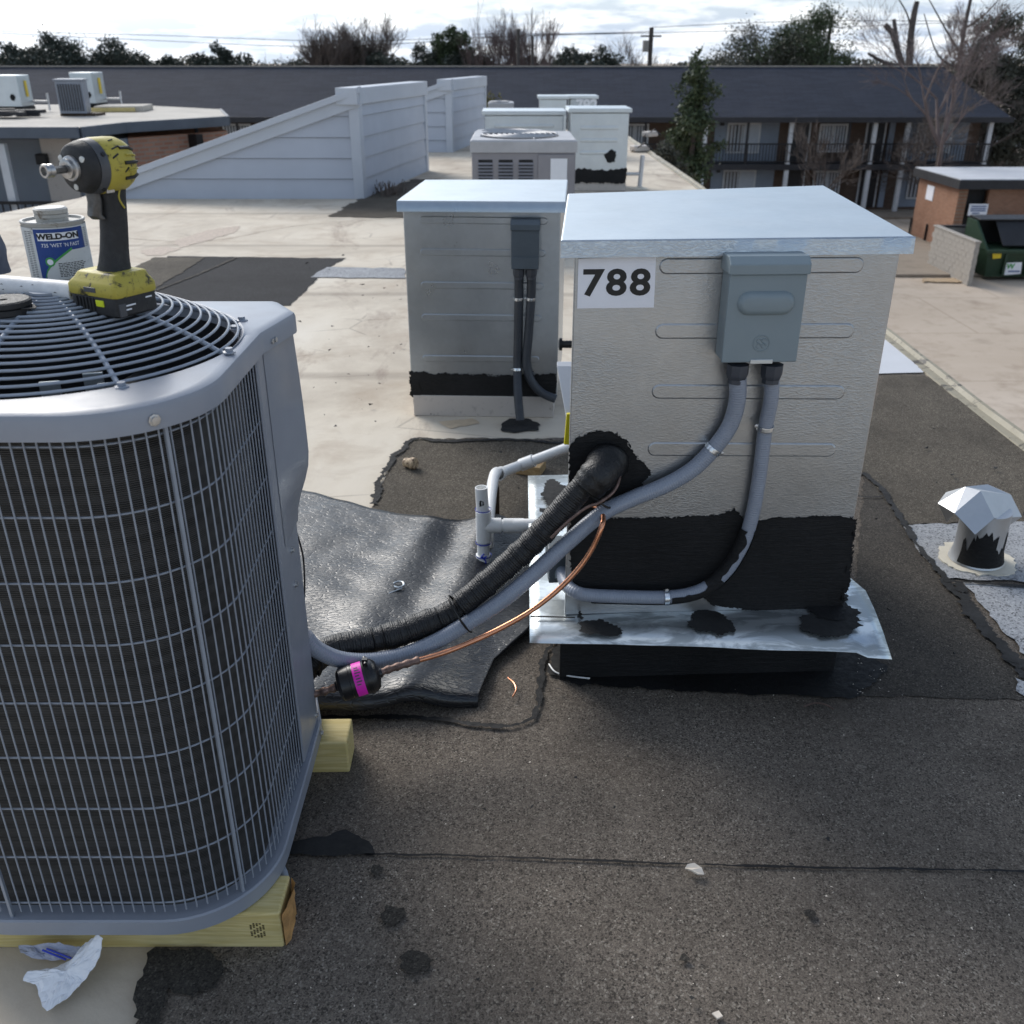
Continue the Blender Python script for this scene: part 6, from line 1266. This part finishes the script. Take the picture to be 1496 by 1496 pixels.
bare('bare tree with low spreading branches behind the brick shed', 1385, 120, 54, M['twig'], 34, 6, .7, r0=.16, group='trees in the court', minr=.010, first=.3, up=.0)
leafy('dark pine like crown at the upper right corner', 1478, 10, 62, 90, M['leaf3'], 35, n=2400, leaf=.18, group='trees in the court', shape='wide')
leafy('dark bushy tree behind the bare tree at the far right end of the apartments', 1478, 120, 61, 120, M['leaf3'], 38, n=2600, leaf=.2, group='trees in the court', shape='wide')
bare('dense brown bare tree at the right end of the apartment roof', 1462, 70, 58, M['twig'], 39, 6, .6, r0=.16, group='trees in the court', minr=.010, first=.3, up=.1)
bare('bare tree with fine upright twigs over the right end of the ridge', 1402, 58, 63, M['twig'], 40, 6, .5, r0=.15, group='trees in the court', minr=.010, first=.35, up=.3)
# lopped trunks
lt = thing('lopped_tree', 'lopped bare trunks with cut tops above the right end of the roof', 'tree', (P(1330, 100, 68).x, 68, GZ)); m = MB()
for pts, r0, r1 in (([(1328, 130), (1330, 60), (1336, 18), (1340, 2)], .26, .16), ([(1322, 110), (1312, 75), (1304, 50), (1293, 36)], .22, .16), ([(1316, 88), (1310, 60), (1306, 28)], .16, .12), ([(1318, 100), (1290, 90), (1268, 78)], .14, .08), ([(1333, 50), (1325, 20), (1310, -6)], .07, .03), ([(1330, 300), (1328, 130)], .34, .26)):
    sp = spline([P(x, y, 68) for x, y in pts], 4); m.tube(sp, [r0 + (r1 - r0) * i / (len(sp) - 1) for i in range(len(sp))], 8)
m.build('trunk', M['pole'], lt, 50)
ln = thing('leaning_trunk', 'tall leaning bare trunk crossing the sky at the upper right', 'tree', (P(1405, 100, 60).x, 60, GZ)); m = MB(); sp = spline([P(1396, 330, 60), P(1400, 120, 60), P(1408, 50, 60), P(1420, -10, 60)], 5); m.tube(sp, [.2, .19, .18, .17, .16, .16, .15, .14, .13, .12, .12, .11, .11, .1, .1, .1][:len(sp)], 8)
for pts in ([(1404, 80), (1380, 40), (1355, -5)], [(1402, 100), (1370, 80), (1350, 20)], [(1412, 40), (1440, 20), (1465, -8)]): m.tube(spline([P(x, y, 60) for x, y in pts], 4), lambda t: .07 - .045 * t, 6)
m.build('trunk', M['pole'], ln, 50)
leafy('yellow green bush between the far wedge and the rear condenser', 706, 138, 33, 40, M['leafy'], 36, 'bush', 900, .12, 'bushes in the court', 'round')
leafy('brown green bush under the slim evergreen beside the roof edge', 975, 205, 40, 60, M['leaf3'], 37, 'bush', 1000, .14, 'bushes in the court', 'round')

# ------------------------------------------------------------------ POLES AND WIRES
def pole(label, px, ytop, Y, r_, lean=0, arm=True):
    top = P(px, ytop, Y); t = thing('utility_pole', label, 'utility pole', (top.x - lean, Y, GZ), 'utility poles'); m = MB(); m.tube([V((top.x - lean, Y, GZ)), top], [r_ * 1.2, r_], 8); m.build('post', M['pole'], t, 50)
    if arm: m = MB(); m.box(top + V((0, 0, -.6)), (1.6, .12, .12)); m.build('cross_arm', M['pole'], t, 0); m = MB(); m.lathe([(.25, 0), (.25, .8)], top + V((-.4, -.2, -1.7)), seg=10); m.build('transformer', M['block'], t, 30)
    return t
pole('wooden utility pole with a pale transformer in the middle of the skyline', 952, 40, 82, .17)
pole('slightly leaning pole beside the taller live oak', 1216, 22, 80, .13, .3, False)
pole('dark thin post in front of the tall rosy bare tree', 757, 42, 70, .10, 0, False)
pole('second dark thin post in front of the tall rosy bare tree', 778, 52, 70, .09, 0, False)
for k, (pts, Y, lab) in enumerate((([(-40, 46), (200, 58), (480, 68), (740, 54), (952, 48)], 82, 'upper power line sagging across the left sky'), ([(-40, 44), (240, 52), (500, 60), (760, 52), (952, 46)], 82.5, 'thin second power line across the left sky'), ([(690, 50), (952, 48), (1216, 40), (1560, 26)], 82, 'power line running from the middle pole to the right edge'), ([(952, 40), (1216, 30), (1560, 34)], 81, 'higher power line across the right sky'))):
    m = MB(); m.tube(spline([P(x, y, Y) for x, y in pts], 8), .022, 5); tag(m.build('power_line', M['wire'], None, 50), lab, 'power line', 'power lines')

# ------------------------------------------------------------------ SMALL THINGS ON THE ROOF
p = G(602, 674, .03); t = thing('bottle_stopper', 'small tan cork like plug lying on the dark patch beside the drain', 'plug', p); m = MB(); m.lathe([(.016, 0), (.019, .006), (.019, .03), (.024, .034), (.024, .052), (.02, .056)], p + V((-.03, 0, -.004)), (.8, -.5, .1), 16); m.build('body', M['cork'], t, 40)
p = G(581, 862, .035); m = MB(); lp = [p + V((.004 + math.cos(R(a)) * .016, math.sin(R(a)) * .018, .02)) for a in range(-150, 171, 20)]; m.tube([p + V((-.022, -.042, .012)), p + V((.016, -.016, .016))] + lp, .0028, 6); tag(m.build('bent_pin', M['galvlid'], None, 50), 'small bent metal pin lying on the black sheet', 'pin')
p = G(1014, 1275, .012); m = MB(); m.poly([p + V(q) for q in ((-.018, .006, .004), (-.012, .013, .010), (.002, .014, .012), (.015, .004, .008), (.018, -.008, .002), (.004, -.011, .006), (-.008, -.004, .009))]); tag(m.build('broken_shell', M['shell'], None, 0, 0, .003), 'pale chip lying just below the roofing seam', 'chip')
m = MB(); m.poly([G(x, y, .014) for x, y in ((1040, 1480), (1050, 1476), (1056, 1484), (1048, 1488))]); tag(m.build('paper_scrap', M['shell'], None, 0, 0, .003), 'tiny tan scrap on the dark roofing near the bottom edge', 'scrap')
for k, (pts, mat, lab) in enumerate((([(742, 990), (751, 998), (754, 1008), (749, 1018)], 'copper', 'short curved copper offcut left of the tarred curb'), ([(1175, 1032), (1190, 1027), (1205, 1029), (1218, 1036)], 'oxcopper', 'curved brown wire offcut in front of the curb'), ([(802, 970), (812, 982), (835, 988), (862, 991)], 'pvc', 'white wire offcut on the tar beside the curb'))):
    m = MB(); m.tube(spline([G(x, y, .018) for x, y in pts], 5), .0022, 6); tag(m.build('wire_offcut', M[mat], None, 50), lab, 'wire')
# litter at the lower left
def sheetlet(name, px, zs, mat, label, cat, seed, th=.0012):
    pts = [G(x, y, z) for (x, y), z in zip(px, zs)]; me = bpy.data.meshes.new(name); bm = bmesh.new(); vs = [bm.verts.new(p) for p in pts]; f = bm.faces.new(vs); ctr_ = sum(pts, V((0, 0, 0))) / len(pts); bmesh.ops.poke(bm, faces=[f])
    for _ in range(3): bmesh.ops.subdivide_edges(bm, edges=bm.edges[:], cuts=1, use_grid_fill=True)
    for v in bm.verts:
        d = 1 if v.co.z > .008 else .3; q = v.co * 30 + V((seed * 3.3, 0, 0)); v.co.z += d * (.012 * abs(mn.noise(q)) + .006 * abs(mn.noise(q * 2.3)) + .002 * mn.noise(q * 6)) ; v.co.x += .003 * mn.noise(q * 2 + V((9, 0, 0)))
    bm.to_mesh(me); bm.free(); return tag(link(name, me, M[mat], None, 0, th), label, cat)
sheetlet('paper_scrap', [(36, 1434), (41, 1420), (74, 1418), (112, 1400), (126, 1380), (144, 1368), (152, 1373), (146, 1400), (128, 1432), (112, 1448), (98, 1462), (70, 1481), (64, 1474), (52, 1440)], [.02, .03, .02, .03, .05, .08, .08, .06, .03, .02, .015, .01, .015, .02], 'white', 'torn white paper lying on the cream roof at the lower left', 'paper', 3)
bg_ = sheetlet('plastic_bag', [(28, 1384), (70, 1380), (118, 1384), (120, 1400), (90, 1406), (50, 1404), (32, 1396)], [.02, .035, .03, .02, .012, .012, .015], 'plastic', 'clear plastic bag with blue stripes beside the torn paper', 'plastic bag', 5)
for k in range(2):
    m = MB(); a, b = G(62 + 6 * k, 1388 - k * 2, .034), G(96 + 8 * k, 1402 - k * 2, .026); m.tube([a, b], .0018, 5); m.build('blue_stripe', M['ink'], bg_, 0)
